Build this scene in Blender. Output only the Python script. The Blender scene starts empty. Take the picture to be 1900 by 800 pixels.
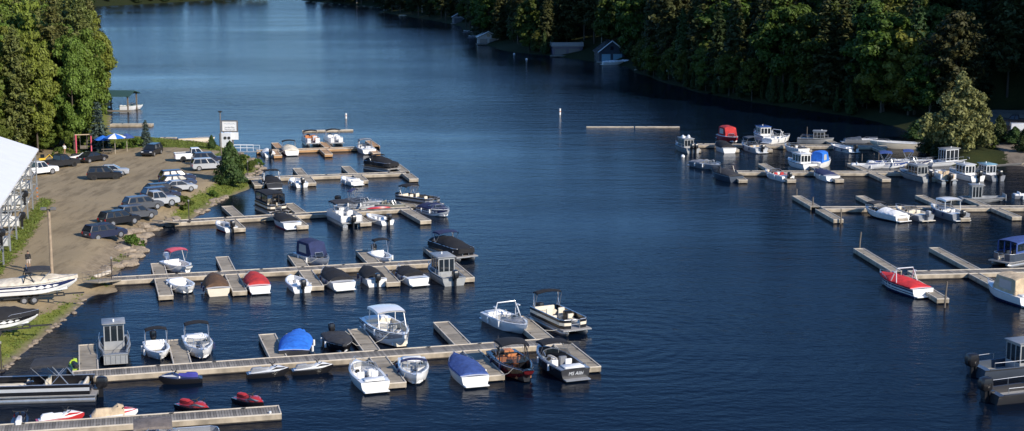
import bpy, math, random
import numpy as np
from mathutils import Vector, Matrix
R = math.radians
rnd = random.Random(7)
sc = bpy.context.scene
COL = sc.collection

# ------------------------------------------------------------------ camera
CAM_H = 32.0
FP = 2907.0                       # focal length in photo pixels (1900 wide)
PITCH = math.atan(499.0 / FP)
cam_d = bpy.data.cameras.new('camera')
cam_d.sensor_width = 36.0
cam_d.lens = 36.0 * FP / 1900.0
cam_d.clip_start = 1.0
cam_d.clip_end = 20000.0
cam = bpy.data.objects.new('camera', cam_d)
COL.objects.link(cam)
cam.location = (0, 0, CAM_H)
cam.rotation_euler = (math.pi / 2 - PITCH, 0, 0)
sc.camera = cam

# ------------------------------------------------------------------ sky, sun, exposure
SUN_EL = R(28.0)
SUN_AZ = math.atan2(0.74, -0.67)
sdir = Vector((math.sin(SUN_AZ) * math.cos(SUN_EL), math.cos(SUN_AZ) * math.cos(SUN_EL), math.sin(SUN_EL)))
w = bpy.data.worlds.new('World')
sc.world = w
w.use_nodes = True
wn = w.node_tree
wn.nodes.clear()
wo = wn.nodes.new('ShaderNodeOutputWorld')
bg = wn.nodes.new('ShaderNodeBackground')
sky = wn.nodes.new('ShaderNodeTexSky')
sky.sky_type = 'NISHITA'
sky.sun_disc = False
sky.sun_elevation = SUN_EL
sky.sun_rotation = SUN_AZ
sky.air_density = 1
sky.dust_density = 0.0
sky.ozone_density = 10
bg.inputs['Strength'].default_value = 0.145
wn.links.new(sky.outputs[0], bg.inputs[0])
wn.links.new(bg.outputs[0], wo.inputs[0])
sl = bpy.data.lights.new('sun', 'SUN')
sl.energy = 4.6
sl.angle = R(0.5)
sl.color = (1.0, 0.91, 0.78)
so = bpy.data.objects.new('sun', sl)
COL.objects.link(so)
so.location = (60, -60, 80)
so.rotation_euler = (-sdir).to_track_quat('-Z', 'Y').to_euler()
sc.view_settings.view_transform = 'Standard'
sc.view_settings.look = 'None'
sc.view_settings.exposure = 0.32
sc.view_settings.gamma = 1.0
sc.view_settings.use_curve_mapping = False
sc.render.engine = 'CYCLES'

# ------------------------------------------------------------------ helpers
def P(px, py, z=0.0):
    """photo pixel -> point on the horizontal plane at height z"""
    u = (px - 950.0) / FP
    v = -(py - 400.0) / FP
    s, c = math.sin(PITCH), math.cos(PITCH)
    d = Vector((u, c + v * s, -s + v * c))
    t = (z - CAM_H) / d.z
    return Vector((d.x * t, d.y * t, z))

MATS = {}
def mat(name, rgb, rough=0.5, metal=0.0, var=0.0, scale=6.0, bump=0.0, bscale=30.0, coat=0.0, spec=0.5, island=0.0, stretch=None):
    key = name
    if key in MATS:
        return MATS[key]
    m = bpy.data.materials.new(name)
    m.use_nodes = True
    nt = m.node_tree
    b = nt.nodes['Principled BSDF']
    b.inputs['Roughness'].default_value = rough
    b.inputs['Metallic'].default_value = metal
    b.inputs['Specular IOR Level'].default_value = spec
    b.inputs['Coat Weight'].default_value = coat
    b.inputs['Base Color'].default_value = (*rgb, 1)
    src = None
    tc = nt.nodes.new('ShaderNodeTexCoord')
    vec = tc.outputs['Object']
    if stretch:
        mp = nt.nodes.new('ShaderNodeMapping')
        mp.inputs['Scale'].default_value = stretch
        nt.links.new(vec, mp.inputs[0])
        vec = mp.outputs[0]
    if var > 0 or island > 0:
        hsv = nt.nodes.new('ShaderNodeHueSaturation')
        hsv.inputs['Color'].default_value = (*rgb, 1)
        val = None
        if var > 0:
            n = nt.nodes.new('ShaderNodeTexNoise')
            n.inputs['Scale'].default_value = scale
            n.inputs['Detail'].default_value = 5
            nt.links.new(vec, n.inputs['Vector'])
            mr = nt.nodes.new('ShaderNodeMapRange')
            mr.inputs['From Min'].default_value = 0.3
            mr.inputs['From Max'].default_value = 0.7
            mr.inputs['To Min'].default_value = 1 - var
            mr.inputs['To Max'].default_value = 1 + var
            nt.links.new(n.outputs['Fac'], mr.inputs['Value'])
            val = mr.outputs[0]
        if island > 0:
            ge = nt.nodes.new('ShaderNodeNewGeometry')
            oi = nt.nodes.new('ShaderNodeObjectInfo')
            ad = nt.nodes.new('ShaderNodeMath'); ad.operation = 'ADD'
            fr = nt.nodes.new('ShaderNodeMath'); fr.operation = 'FRACT'
            nt.links.new(ge.outputs['Random Per Island'], ad.inputs[0])
            nt.links.new(oi.outputs['Random'], ad.inputs[1])
            nt.links.new(ad.outputs[0], fr.inputs[0])
            mr2 = nt.nodes.new('ShaderNodeMapRange')
            mr2.inputs['To Min'].default_value = 1 - island
            mr2.inputs['To Max'].default_value = 1 + island
            nt.links.new(fr.outputs[0], mr2.inputs['Value'])
            if val is None:
                val = mr2.outputs[0]
            else:
                mu = nt.nodes.new('ShaderNodeMath'); mu.operation = 'MULTIPLY'
                nt.links.new(val, mu.inputs[0]); nt.links.new(mr2.outputs[0], mu.inputs[1])
                val = mu.outputs[0]
        nt.links.new(val, hsv.inputs['Value'])
        nt.links.new(hsv.outputs[0], b.inputs['Base Color'])
    if bump > 0:
        n2 = nt.nodes.new('ShaderNodeTexNoise')
        n2.inputs['Scale'].default_value = bscale
        n2.inputs['Detail'].default_value = 4
        nt.links.new(vec, n2.inputs['Vector'])
        bp = nt.nodes.new('ShaderNodeBump')
        bp.inputs['Strength'].default_value = bump
        bp.inputs['Distance'].default_value = 0.05
        nt.links.new(n2.outputs['Fac'], bp.inputs['Height'])
        nt.links.new(bp.outputs[0], b.inputs['Normal'])
    MATS[key] = m
    return m

GEL = {'white': (.80, .79, .76), 'cream': (.72, .64, .50), 'black': (.012, .012, .014), 'navy': (.02, .03, .09), 'grey': (.22, .23, .25),
       'silver': (.45, .46, .47), 'red': (.45, .03, .03), 'blue': (.03, .10, .40), 'maroon': (.11, .012, .015), 'olive': (.26, .25, .19),
       'lime': (.45, .62, .04), 'tan': (.55, .42, .27), 'brown': (.10, .055, .03), 'pale': (.62, .63, .64), 'charcoal': (.035, .035, .038),
       'orange': (.50, .19, .07), 'slate': (.06, .075, .10), 'purple': (.05, .05, .28), 'aqua': (.25, .45, .55), 'taupe': (.17, .14, .12),
       'yellow': (.75, .48, .05), 'pink': (.62, .10, .14), 'green': (.03, .12, .07), 'royal': (.035, .075, .24), 'azure': (.02, .16, .62), 'scarlet': (.62, .025, .03), 'cream2': (.60, .53, .42)}
def gel(c):
    return mat('gelcoat_' + c, GEL[c], .25, var=.05, scale=1.5, coat=.25)
def fab(c):
    return mat('canvas_' + c, GEL[c], .9, var=.24, scale=1.8, bump=1.0, bscale=5)
def vinyl(c):
    return mat('vinyl_' + c, GEL[c], .5, var=.08, scale=4)
M_GLASS = mat('dark_glass', (.015, .02, .025), .06, spec=.6)
M_ALU = mat('aluminium', (.50, .50, .49), .38, .75, var=.12, scale=2)
M_ALUP = mat('alu_panel', (.36, .365, .36), .5, .35, var=.14, scale=1.6)
M_STEEL = mat('steel_tube', (.62, .63, .64), .3, .8)
M_RUB = mat('rubber', (.02, .02, .02), .8)
M_FLOOR = mat('cockpit_floor', (.33, .32, .30), .75, var=.1, scale=5)
M_ENG = mat('engine_black', (.014, .014, .016), .3, coat=.2)
M_CHR = mat('chrome', (.7, .7, .7), .15, .9)

class MB:
    def __init__(s):
        s.v = []; s.f = []
    def add(s, vs, fs):
        o = len(s.v)
        s.v += [tuple(p) for p in vs]
        s.f += [tuple(i + o for i in f) for f in fs]
        return s
    def box(s, c, d, rz=0.0, top=1.0, ch=0.0):
        x, y, z = d[0] / 2, d[1] / 2, d[2] / 2
        if ch > 0:
            rings = []
            for zz, k in ((-z, ch), (-z + ch, 0), (z - ch, 0), (z, ch)):
                hx, hy = x - k, y - k
                q = min(ch, hx * .6, hy * .6)
                rings.append([(-hx + q, -hy, zz), (hx - q, -hy, zz), (hx, -hy + q, zz), (hx, hy - q, zz), (hx - q, hy, zz), (-hx + q, hy, zz), (-hx, hy - q, zz), (-hx, -hy + q, zz)])
            ca, sa = math.cos(rz), math.sin(rz)
            rings = [[(c[0] + px * ca - py * sa, c[1] + px * sa + py * ca, c[2] + pz) for px, py, pz in r] for r in rings]
            return s.loft(rings, True, True, True)
        vs = []
        for zz, k in ((-z, 1), (z, top)):
            for a, b in ((-1, -1), (1, -1), (1, 1), (-1, 1)):
                vs.append((a * x * k, b * y * k, zz))
        ca, sa = math.cos(rz), math.sin(rz)
        vs = [(c[0] + p[0] * ca - p[1] * sa, c[1] + p[0] * sa + p[1] * ca, c[2] + p[2]) for p in vs]
        return s.add(vs, [(3, 2, 1, 0), (4, 5, 6, 7), (0, 1, 5, 4), (1, 2, 6, 5), (2, 3, 7, 6), (3, 0, 4, 7)])
    def loft(s, rings, closed=True, cap0=False, cap1=False):
        n = len(rings[0]); vs = []; fs = []
        for r in rings: vs += r
        for i in range(len(rings) - 1):
            for j in range(n if closed else n - 1):
                k = (j + 1) % n
                fs.append((i * n + j, i * n + k, (i + 1) * n + k, (i + 1) * n + j))
        if cap0: fs.append(tuple(reversed(range(n))))
        if cap1: fs.append(tuple(range((len(rings) - 1) * n, len(rings) * n)))
        return s.add(vs, fs)
    def tube(s, pts, r, n=6, r1=None):
        pts = [Vector(p) for p in pts]; rings = []
        for i, p in enumerate(pts):
            a = pts[max(i - 1, 0)]; b = pts[min(i + 1, len(pts) - 1)]
            t = (b - a).normalized()
            up = Vector((0, 0, 1)) if abs(t.z) < .9 else Vector((1, 0, 0))
            u = t.cross(up).normalized(); v = t.cross(u)
            rr = r if r1 is None else r + (r1 - r) * i / (len(pts) - 1)
            rings.append([tuple(p + u * rr * math.cos(k * 2 * math.pi / n) + v * rr * math.sin(k * 2 * math.pi / n)) for k in range(n)])
        return s.loft(rings, True, True, True)
    def disc(s, c, axis, r, h, n=14):
        a = Vector(axis).normalized() * h / 2
        c = Vector(c)
        return s.tube([c - a, c + a], r, n)
    def build(s, name, m, parent=None, smooth=False):
        me = bpy.data.meshes.new(name)
        me.from_pydata(s.v, [], s.f)
        me.update()
        if m: me.materials.append(m)
        if smooth:
            me.polygons.foreach_set('use_smooth', [True] * len(me.polygons))
            try: me.set_sharp_from_angle(angle=R(38))
            except Exception: pass
        o = bpy.data.objects.new(name, me)
        COL.objects.link(o)
        if parent: o.parent = parent
        return o

def tag(o, label=None, cat=None, group=None, kind=None):
    if label: o['label'] = label
    if cat: o['category'] = cat
    if group: o['group'] = group
    if kind: o['kind'] = kind
    return o
def thing(name, loc, rz, label, cat, group=None):
    o = bpy.data.objects.new(name, None)
    COL.objects.link(o)
    o.empty_display_size = .3
    o.location = loc
    o.rotation_euler = (0, 0, rz)
    return tag(o, label, cat, group)
def copy_tree(o, parent=None):
    c = o.copy(); COL.objects.link(c)
    if parent: c.parent = parent
    for ch in list(o.children): copy_tree(ch, c)
    return c

def sstep(x):
    x = np.clip(x, 0, 1); return x * x * (3 - 2 * x)
def vnoise(x, y, seed=0):
    """cheap smooth value noise on numpy arrays"""
    xi = np.floor(x).astype(np.int64); yi = np.floor(y).astype(np.int64)
    fx = x - xi; fy = y - yi
    def h(a, b):
        n = (a * 374761393 + b * 668265263 + seed * 974711) & 0x7fffffff
        n = ((n ^ (n >> 13)) * 1274126177) & 0x7fffffff
        return (n ^ (n >> 16)) % 10007 / 10007.0
    u = fx * fx * (3 - 2 * fx); v = fy * fy * (3 - 2 * fy)
    return (h(xi, yi) * (1 - u) + h(xi + 1, yi) * u) * (1 - v) + (h(xi, yi + 1) * (1 - u) + h(xi + 1, yi + 1) * u) * v
def sdist(poly, X, Y):
    """signed distance to a polygon: positive inside"""
    d = np.full(X.shape, 1e9); ins = np.zeros(X.shape, bool)
    n = len(poly)
    for i in range(n):
        ax, ay = poly[i]; bx, by = poly[(i + 1) % n]
        ex, ey = bx - ax, by - ay
        t = np.clip(((X - ax) * ex + (Y - ay) * ey) / (ex * ex + ey * ey + 1e-9), 0, 1)
        d = np.minimum(d, np.hypot(X - ax - t * ex, Y - ay - t * ey))
        if ay != by:
            c = ((ay > Y) != (by > Y)) & (X < (bx - ax) * (Y - ay) / (by - ay) + ax)
            ins ^= c
    return np.where(ins, d, -d)

# ------------------------------------------------------------------ setting: shoreline polygons
def W(lst, z=0.0):
    return [tuple(P(a, b, z)[:2]) for a, b in lst]
SH_L = W([(-60, 760), (0, 693), (28, 672), (60, 642), (95, 612), (135, 582), (158, 555), (172, 548), (212, 542), (215, 528), (208, 514), (232, 494), (256, 468),
          (247, 457), (264, 437), (300, 420), (345, 411), (372, 397), (400, 377), (420, 366), (450, 356), (470, 345), (462, 331), (478, 323), (484, 313), (477, 300),
          (462, 292), (447, 284), (430, 277), (400, 271), (330, 267), (285, 262), (240, 257), (215, 251), (203, 244), (204, 230), (208, 208), (206, 190)])
SH_L += [(-92, 345), (-108, 380), (-160, 405), (-330, 420), (-330, 60), (-70, 60)]
SH_R = W([(700, 22), (758, 31), (820, 41), (851, 48), (877, 68), (896, 82), (940, 95), (1025, 104), (1107, 115), (1167, 124), (1183, 136), (1240, 155), (1300, 172),
          (1400, 190), (1500, 205), (1600, 219), (1680, 240), (1712, 278), (1755, 306), (1800, 309), (1850, 304), (1900, 309)])
SH_R += [(82, 212), (92, 180), (92, 140), (88, 110), (85, 60), (330, 60), (420, 900), (150, 1000), (-40, 1000)]
SH_P = W([(560, 1), (640, 8), (700, 13), (756, 19)]) + [(20, 850), (60, 1100), (-120, 1100)]
SH_I = W([(150, 14), (200, 11), (260, 8), (330, 4), (400, 0)]) + [(-150, 1010), (-250, 1060), (-330, 980), (-310, 860)]
FARM = [(-20, 1400), (400, 1200)]

def hl(X, Y):
    d = sdist(SH_L, X, Y)
    z = np.where(d > 0, 1.35 * sstep(d / 4.5), -1.6 * sstep(-d / 5.0))
    z = z + 7.0 * sstep((Y - 240) / 70) * sstep((d - 5) / 28)
    z = z + np.where(d > 0, .10 * (vnoise(X / 3, Y / 3, 1) - .5) * sstep(d / 3) + .35 * (vnoise(X / 1.3, Y / 1.3, 5) - .5) * sstep(d / .6) * (1 - sstep((d - 2.5) / 3)), 0)
    return z, d
def hr(X, Y):
    d = sdist(SH_R, X, Y)
    z = np.where(d > 0, 1.4 * sstep(d / 4.0), -1.6 * sstep(-d / 5.0))
    hill = np.clip(d - 6, 0, None) * (.40 + 1.1 * sstep((X - 100) / 10))  # right part steepened out of view to throw shade on the forest
    flat = sstep((X - 50) / 12) * (1 - sstep((Y - 298) / 10)) * (1 - sstep((X - 102) / 20) * sstep((Y - (266 - .9 * (X - 90))) / 12))
    z = z + np.clip(hill, 0, 30) * (1 - flat)
    z = z + np.where(d > 0, .5 * (vnoise(X / 5, Y / 5, 2) - .5) * sstep((d - 1) / 8), 0)
    return z, d
def hp(X, Y):
    d = sdist(SH_P, X, Y); return np.where(d > 0, 1.5 * sstep(d / 5) + np.clip(d - 5, 0, 120) * .25, -1.6 * sstep(-d / 5)), d
def hi(X, Y):
    d = sdist(SH_I, X, Y); return np.where(d > 0, 2.2 * sstep(d / 5) + np.clip(d - 5, 0, 120) * .25, -1.6 * sstep(-d / 5)), d
def at(f, x, y):
    return float(f(np.array([float(x)]), np.array([float(y)]))[0][0])
def PL(px, py, f=hl):
    """pixel -> point on the terrain"""
    z = 1.3
    for _ in range(6):
        p = P(px, py, z); z = at(f, p.x, p.y)
    return Vector((p.x, p.y, z))

GRASS_L = [W(q, 1.2) for q in (
    [(-60, 800), (0, 695), (60, 645), (135, 582), (172, 545), (152, 526), (120, 548), (70, 574), (25, 598), (0, 612), (-60, 650)],
    [(205, 480), (232, 482), (248, 462), (236, 452), (215, 462)],
    [(300, 417), (352, 405), (400, 374), (425, 363), (472, 345), (440, 322), (404, 338), (366, 356), (332, 382), (285, 408)],
    [(415, 352), (470, 345), (490, 318), (482, 300), (450, 283), (420, 279), (397, 290), (420, 322)],
    [(205, 255), (300, 258), (430, 272), (420, 283), (330, 275), (250, 276), (205, 279), (170, 291), (120, 285), (120, 255)],
    [(-40, 560), (0, 512), (50, 450), (98, 374), (76, 370), (30, 430), (-40, 520)],
    [(165, 512), (206, 514), (206, 504), (170, 502)])]
GRAV_R = [W([(1796, 214), (1850, 204), (1990, 205), (1990, 305), (1896, 303), (1862, 282), (1838, 268), (1800, 256)], 1.4)]

def ground_material(name, grav, rut, grass):
    m = bpy.data.materials.new(name); m.use_nodes = True
    nt = m.node_tree; b = nt.nodes['Principled BSDF']
    b.inputs['Roughness'].default_value = .95
    b.inputs['Specular IOR Level'].default_value = .15
    N = nt.nodes.new; Lk = nt.links.new
    tc = N('ShaderNodeTexCoord')
    def noise(scale, det=6, st=None, rough=.6):
        n = N('ShaderNodeTexNoise'); n.inputs['Scale'].default_value = scale; n.inputs['Detail'].default_value = det; n.inputs['Roughness'].default_value = rough
        if st:
            mp = N('ShaderNodeMapping'); mp.inputs['Scale'].default_value = st[0]; mp.inputs['Rotation'].default_value = (0, 0, st[1])
            Lk(tc.outputs['Object'], mp.inputs[0]); Lk(mp.outputs[0], n.inputs['Vector'])
        else: Lk(tc.outputs['Object'], n.inputs['Vector'])
        return n.outputs['Fac']
    def ramp(src, a, b_):
        r = N('ShaderNodeMapRange'); r.inputs['From Min'].default_value = a; r.inputs['From Max'].default_value = b_; Lk(src, r.inputs['Value']); return r.outputs[0]
    def mix(f, a, b_):
        x = N('ShaderNodeMix'); x.data_type = 'RGBA'
        if isinstance(f, float): x.inputs['Factor'].default_value = f
        else: Lk(f, x.inputs['Factor'])
        for s_, k in ((a, 'A'), (b_, 'B')):
            if isinstance(s_, tuple): x.inputs[k + '_Color'].default_value = (*s_, 1) if False else (*s_, 1)
            else: Lk(s_, x.inputs[k + '_Color'])
        return x.outputs['Result_Color']
    class _:
        pass
    def mixc(f, a, b_):
        x = N('ShaderNodeMixRGB')
        if isinstance(f, float): x.inputs[0].default_value = f
        else: Lk(f, x.inputs[0])
        for s_, k in ((a, 1), (b_, 2)):
            if isinstance(s_, tuple): x.inputs[k].default_value = (*s_, 1)
            else: Lk(s_, x.inputs[k])
        return x.outputs[0]
    g1 = mixc(ramp(noise(.12, 5), .35, .65), grav, tuple(c * 1.3 for c in grav))
    g2 = mixc(ramp(noise(.9, 6, ((1.0, .18, 1.0), R(18))), .50, .66), g1, rut)
    g2 = mixc(ramp(noise(.35, 6, ((.9, .22, 1.0), R(-35)), .65), .54, .68), g2, rut)
    g3 = mixc(ramp(noise(14, 3), .3, .75), g2, tuple(c * .72 for c in grav))
    a = N('ShaderNodeAttribute'); a.attribute_name = 'grass'
    gr = mixc(ramp(noise(.5, 6), .35, .68), grass, tuple(c * k for c, k in zip(grass, (1.55, 1.25, 1.2))))
    gr = mixc(ramp(noise(6, 4), .35, .75), gr, tuple(c * .6 for c in grass))
    ad = N('ShaderNodeMath'); ad.operation = 'ADD'
    nz = ramp(noise(1.1, 6, None, .7), .3, .7)
    ms = N('ShaderNodeMath'); ms.operation = 'MULTIPLY_ADD'; ms.inputs[1].default_value = .7; ms.inputs[2].default_value = -.35
    Lk(nz, ms.inputs[0]); Lk(ms.outputs[0], ad.inputs[0]); Lk(a.outputs['Fac'], ad.inputs[1])
    c = mixc(ramp(ad.outputs[0], .42, .58), g3, gr)
    a2 = N('ShaderNodeAttribute'); a2.attribute_name = 'stone'
    c = mixc(a2.outputs['Fac'], c, mixc(ramp(noise(1.6, 6), .35, .65), (.30, .235, .16), (.16, .125, .085)))
    Lk(c, b.inputs['Base Color'])
    bp = N('ShaderNodeBump'); bp.inputs['Strength'].default_value = .6; bp.inputs['Distance'].default_value = .05
    Lk(noise(9, 5), bp.inputs['Height']); Lk(bp.outputs[0], b.inputs['Normal'])
    return m

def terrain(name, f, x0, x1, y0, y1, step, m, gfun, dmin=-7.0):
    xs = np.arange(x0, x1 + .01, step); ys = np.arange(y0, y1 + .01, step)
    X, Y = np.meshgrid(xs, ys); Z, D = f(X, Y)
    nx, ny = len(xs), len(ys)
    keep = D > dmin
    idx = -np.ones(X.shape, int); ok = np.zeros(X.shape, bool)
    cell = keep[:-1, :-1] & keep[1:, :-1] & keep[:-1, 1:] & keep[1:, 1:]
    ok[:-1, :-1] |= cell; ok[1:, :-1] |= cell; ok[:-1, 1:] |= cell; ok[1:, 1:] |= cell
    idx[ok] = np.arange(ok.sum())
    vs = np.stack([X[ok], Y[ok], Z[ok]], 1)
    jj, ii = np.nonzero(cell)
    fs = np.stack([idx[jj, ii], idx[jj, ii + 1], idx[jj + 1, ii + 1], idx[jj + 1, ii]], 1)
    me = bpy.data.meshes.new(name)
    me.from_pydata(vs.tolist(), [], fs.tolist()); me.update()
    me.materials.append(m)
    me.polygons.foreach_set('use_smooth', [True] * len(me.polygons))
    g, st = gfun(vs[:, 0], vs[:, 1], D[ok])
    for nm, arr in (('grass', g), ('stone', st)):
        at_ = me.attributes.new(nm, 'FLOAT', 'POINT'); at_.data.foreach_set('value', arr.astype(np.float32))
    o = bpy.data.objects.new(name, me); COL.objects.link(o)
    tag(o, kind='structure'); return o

def gl(x, y, d):
    g = np.zeros(x.shape)
    for q in GRASS_L: g = np.maximum(g, sstep(sdist(q, x, y) / 1.2 + .5))
    g = np.maximum(g, sstep((y - 246) / 8) * sstep((-58 - x) / 6))
    g = np.maximum(g, sstep((y - 270) / 8))
    st = (1 - sstep((d - .1) / .6))
    st = np.maximum(st, .8 * (1 - sstep((d - 2.2) / 1.6)) * sstep((y - 146) / 3) * (1 - sstep((y - 180) / 6)))
    return g, st
def gr_(x, y, d):
    g = np.ones(x.shape)
    for q in GRAV_R: g = np.minimum(g, 1 - sstep(sdist(q, x, y) / 1.5 + .5))
    return g, np.zeros(x.shape)
def gall(x, y, d):
    return np.ones(x.shape), np.zeros(x.shape)
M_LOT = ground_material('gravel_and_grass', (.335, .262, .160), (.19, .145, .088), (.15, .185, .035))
M_LOT2 = ground_material('gravel_and_forest_floor', (.25, .205, .155), (.16, .13, .10), (.028, .038, .012))  # floor colour lowered so sunlit shore ground looks tree-shaded
M_FOR = ground_material('forest_floor', (.1, .09, .06), (.06, .05, .04), (.020, .029, .009))  # same darkening, tree shade put into the floor colour
terrain('parking_lot_ground', hl, -130, -18, 90, 300, 1.0, M_LOT, gl)
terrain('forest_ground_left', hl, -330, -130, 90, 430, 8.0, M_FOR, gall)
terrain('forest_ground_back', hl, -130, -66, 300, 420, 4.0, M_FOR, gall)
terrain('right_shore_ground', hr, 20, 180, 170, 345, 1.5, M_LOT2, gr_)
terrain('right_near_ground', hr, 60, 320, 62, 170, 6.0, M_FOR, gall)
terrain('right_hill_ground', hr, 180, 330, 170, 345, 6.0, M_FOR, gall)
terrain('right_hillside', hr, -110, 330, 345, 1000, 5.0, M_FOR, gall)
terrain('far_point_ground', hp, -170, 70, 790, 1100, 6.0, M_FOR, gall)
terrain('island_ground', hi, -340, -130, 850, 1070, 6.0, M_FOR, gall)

def hfar(X, Y):
    z = 40 * sstep((Y - 1250) / 500) * (.55 + .7 * vnoise(X / 420, Y / 420, 9)) + 14 * vnoise(X / 18, Y / 18, 3) * sstep((Y - 1220) / 60) - 2
    return z, Y - 1210
terrain('unseen_far_hills', hfar, -1500, 1500, 1200, 2000, 20.0, M_FOR, gall)  # hills added out of view to keep bright low sky out of reflections

# ------------------------------------------------------------------ water
def water_material():
    m = bpy.data.materials.new('lake_water'); m.use_nodes = True
    nt = m.node_tree; b = nt.nodes['Principled BSDF']; N = nt.nodes.new; Lk = nt.links.new
    b.inputs['Base Color'].default_value = (.002, .006, .015, 1)
    b.inputs['Roughness'].default_value = .10
    b.inputs['IOR'].default_value = 1.10
    tc = N('ShaderNodeTexCoord')
    def noise(scale, st, rot, det=3, rough=.55):
        n = N('ShaderNodeTexNoise'); n.inputs['Scale'].default_value = scale; n.inputs['Detail'].default_value = det; n.inputs['Roughness'].default_value = rough
        mp = N('ShaderNodeMapping'); mp.inputs['Scale'].default_value = st; mp.inputs['Rotation'].default_value = (0, 0, rot)
        Lk(tc.outputs['Object'], mp.inputs[0]); Lk(mp.outputs[0], n.inputs['Vector'])
        n.noise_dimensions = '3D'
        return n.outputs['Fac']
    def math2(op, a, b_):
        x = N('ShaderNodeMath'); x.operation = op
        for i, s_ in enumerate((a, b_)):
            if isinstance(s_, (float, int)): x.inputs[i].default_value = s_
            else: Lk(s_, x.inputs[i])
        return x.outputs[0]
    rip = noise(1.5, (.75, 1.25, 1), R(8), 4)
    swell = noise(.32, (.35, 1.0, 1), R(-6), 2)
    h = math2('ADD', math2('MULTIPLY', rip, .060), math2('MULTIPLY', swell, .12))
    # rings spreading from the end of the foreground dock
    ctr = P(1120, 640, 0)
    vm = N('ShaderNodeVectorMath'); vm.operation = 'DISTANCE'; Lk(tc.outputs['Object'], vm.inputs[0]); vm.inputs[1].default_value = ctr
    jit = math2('MULTIPLY', noise(.12, (1, 1, 1), 0, 2), 3.0)
    ds = math2('ADD', vm.outputs['Value'], jit)
    sn = math2('SINE', math2('MULTIPLY', ds, 2 * math.pi / 1.7), 0)
    fd_ = N('ShaderNodeMapRange'); fd_.inputs['From Min'].default_value = 6; fd_.inputs['From Max'].default_value = 30; fd_.inputs['To Min'].default_value = .011; fd_.inputs['To Max'].default_value = 0.0
    Lk(vm.outputs['Value'], fd_.inputs['Value'])
    h = math2('ADD', h, math2('MULTIPLY', sn, fd_.outputs[0]))
    # calm and breezy patches
    patch = noise(.012, (.35, 1.0, 1), R(4), 4)
    pr = N('ShaderNodeMapRange'); pr.inputs['From Min'].default_value = .38; pr.inputs['From Max'].default_value = .62
    pr.inputs['To Min'].default_value = .4; pr.inputs['To Max'].default_value = 1.3
    Lk(patch, pr.inputs['Value'])
    sep = N('ShaderNodeSeparateXYZ'); Lk(tc.outputs['Object'], sep.inputs[0])
    far = N('ShaderNodeMapRange'); far.inputs['From Min'].default_value = 150; far.inputs['From Max'].default_value = 420
    far.inputs['To Min'].default_value = .85; far.inputs['To Max'].default_value = 1.7
    Lk(sep.outputs['Y'], far.inputs['Value'])
    hh = math2('MULTIPLY', math2('MULTIPLY', h, pr.outputs[0]), far.outputs[0])
    bp = N('ShaderNodeBump'); bp.inputs['Strength'].default_value = 1.0; bp.inputs['Distance'].default_value = 1.0
    Lk(hh, bp.inputs['Height']); Lk(bp.outputs[0], b.inputs['Normal'])
    return m
wb = MB().add([(-6000, -600, 0), (6000, -600, 0), (6000, 14000, 0), (-6000, 14000, 0)], [(0, 1, 2, 3)])
tag(wb.build('water', water_material()), kind='structure')

# ------------------------------------------------------------------ trees
def leaf_mat(name, rgb, var=.35, trans=.25, ov=.25):
    m = bpy.data.materials.new(name); m.use_nodes = True
    nt = m.node_tree; N = nt.nodes.new; Lk = nt.links.new
    b = nt.nodes['Principled BSDF']; out = nt.nodes['Material Output']
    b.inputs['Roughness'].default_value = .6; b.inputs['Specular IOR Level'].default_value = .25
    ge = N('ShaderNodeNewGeometry'); oi = N('ShaderNodeObjectInfo')
    mr = N('ShaderNodeMapRange'); mr.inputs['To Min'].default_value = 1 - var; mr.inputs['To Max'].default_value = 1 + var
    Lk(ge.outputs['Random Per Island'], mr.inputs['Value'])
    mo = N('ShaderNodeMapRange'); mo.inputs['To Min'].default_value = 1 - ov; mo.inputs['To Max'].default_value = 1 + ov
    Lk(oi.outputs['Random'], mo.inputs['Value'])
    mh = N('ShaderNodeMapRange'); mh.inputs['To Min'].default_value = .475; mh.inputs['To Max'].default_value = .52
    Lk(oi.outputs['Random'], mh.inputs['Value'])
    mu = N('ShaderNodeMath'); mu.operation = 'MULTIPLY'; Lk(mr.outputs[0], mu.inputs[0]); Lk(mo.outputs[0], mu.inputs[1])
    h = N('ShaderNodeHueSaturation'); h.inputs['Color'].default_value = (*rgb, 1)
    Lk(mu.outputs[0], h.inputs['Value']); Lk(mh.outputs[0], h.inputs['Hue'])
    Lk(h.outputs[0], b.inputs['Base Color'])
    t = N('ShaderNodeBsdfTranslucent'); Lk(h.outputs[0], t.inputs['Color'])
    mx = N('ShaderNodeMixShader'); mx.inputs[0].default_value = trans
    Lk(b.outputs[0], mx.inputs[1]); Lk(t.outputs[0], mx.inputs[2]); Lk(mx.outputs[0], out.inputs['Surface'])
    return m
L_DEC = leaf_mat('leaves_green', (.12, .175, .028))
L_DEC2 = leaf_mat('leaves_yellow_green', (.165, .19, .03))
L_PALE = leaf_mat('leaves_pale_olive', (.21, .205, .075), .35, .25, .01)
L_PINE = leaf_mat('needles_olive', (.135, .15, .040))
L_SPR = leaf_mat('needles_dark', (.035, .060, .020))
L_DEC_SHADE = leaf_mat('shade_toned_leaves_green', (.06, .10, .015))  # darkened copies of the leaf greens: the forest's shade put into colour
L_DEC2_SHADE = leaf_mat('shade_toned_leaves_yellow_green', (.10, .125, .021))
L_PINE_SHADE = leaf_mat('shade_toned_needles_olive', (.065, .072, .024))
L_BLUE = leaf_mat('needles_blue', (.10, .14, .12))
L_CED = leaf_mat('cedar_green', (.050, .078, .020))
L_BUSH = leaf_mat('bush_leaves', (.085, .13, .02))
M_BARK = mat('bark', (.09, .07, .05), .9, var=.3, scale=3, bump=.5)
M_BIRCH = mat('birch_bark', (.48, .45, .40), .8, var=.25, scale=4)

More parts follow.
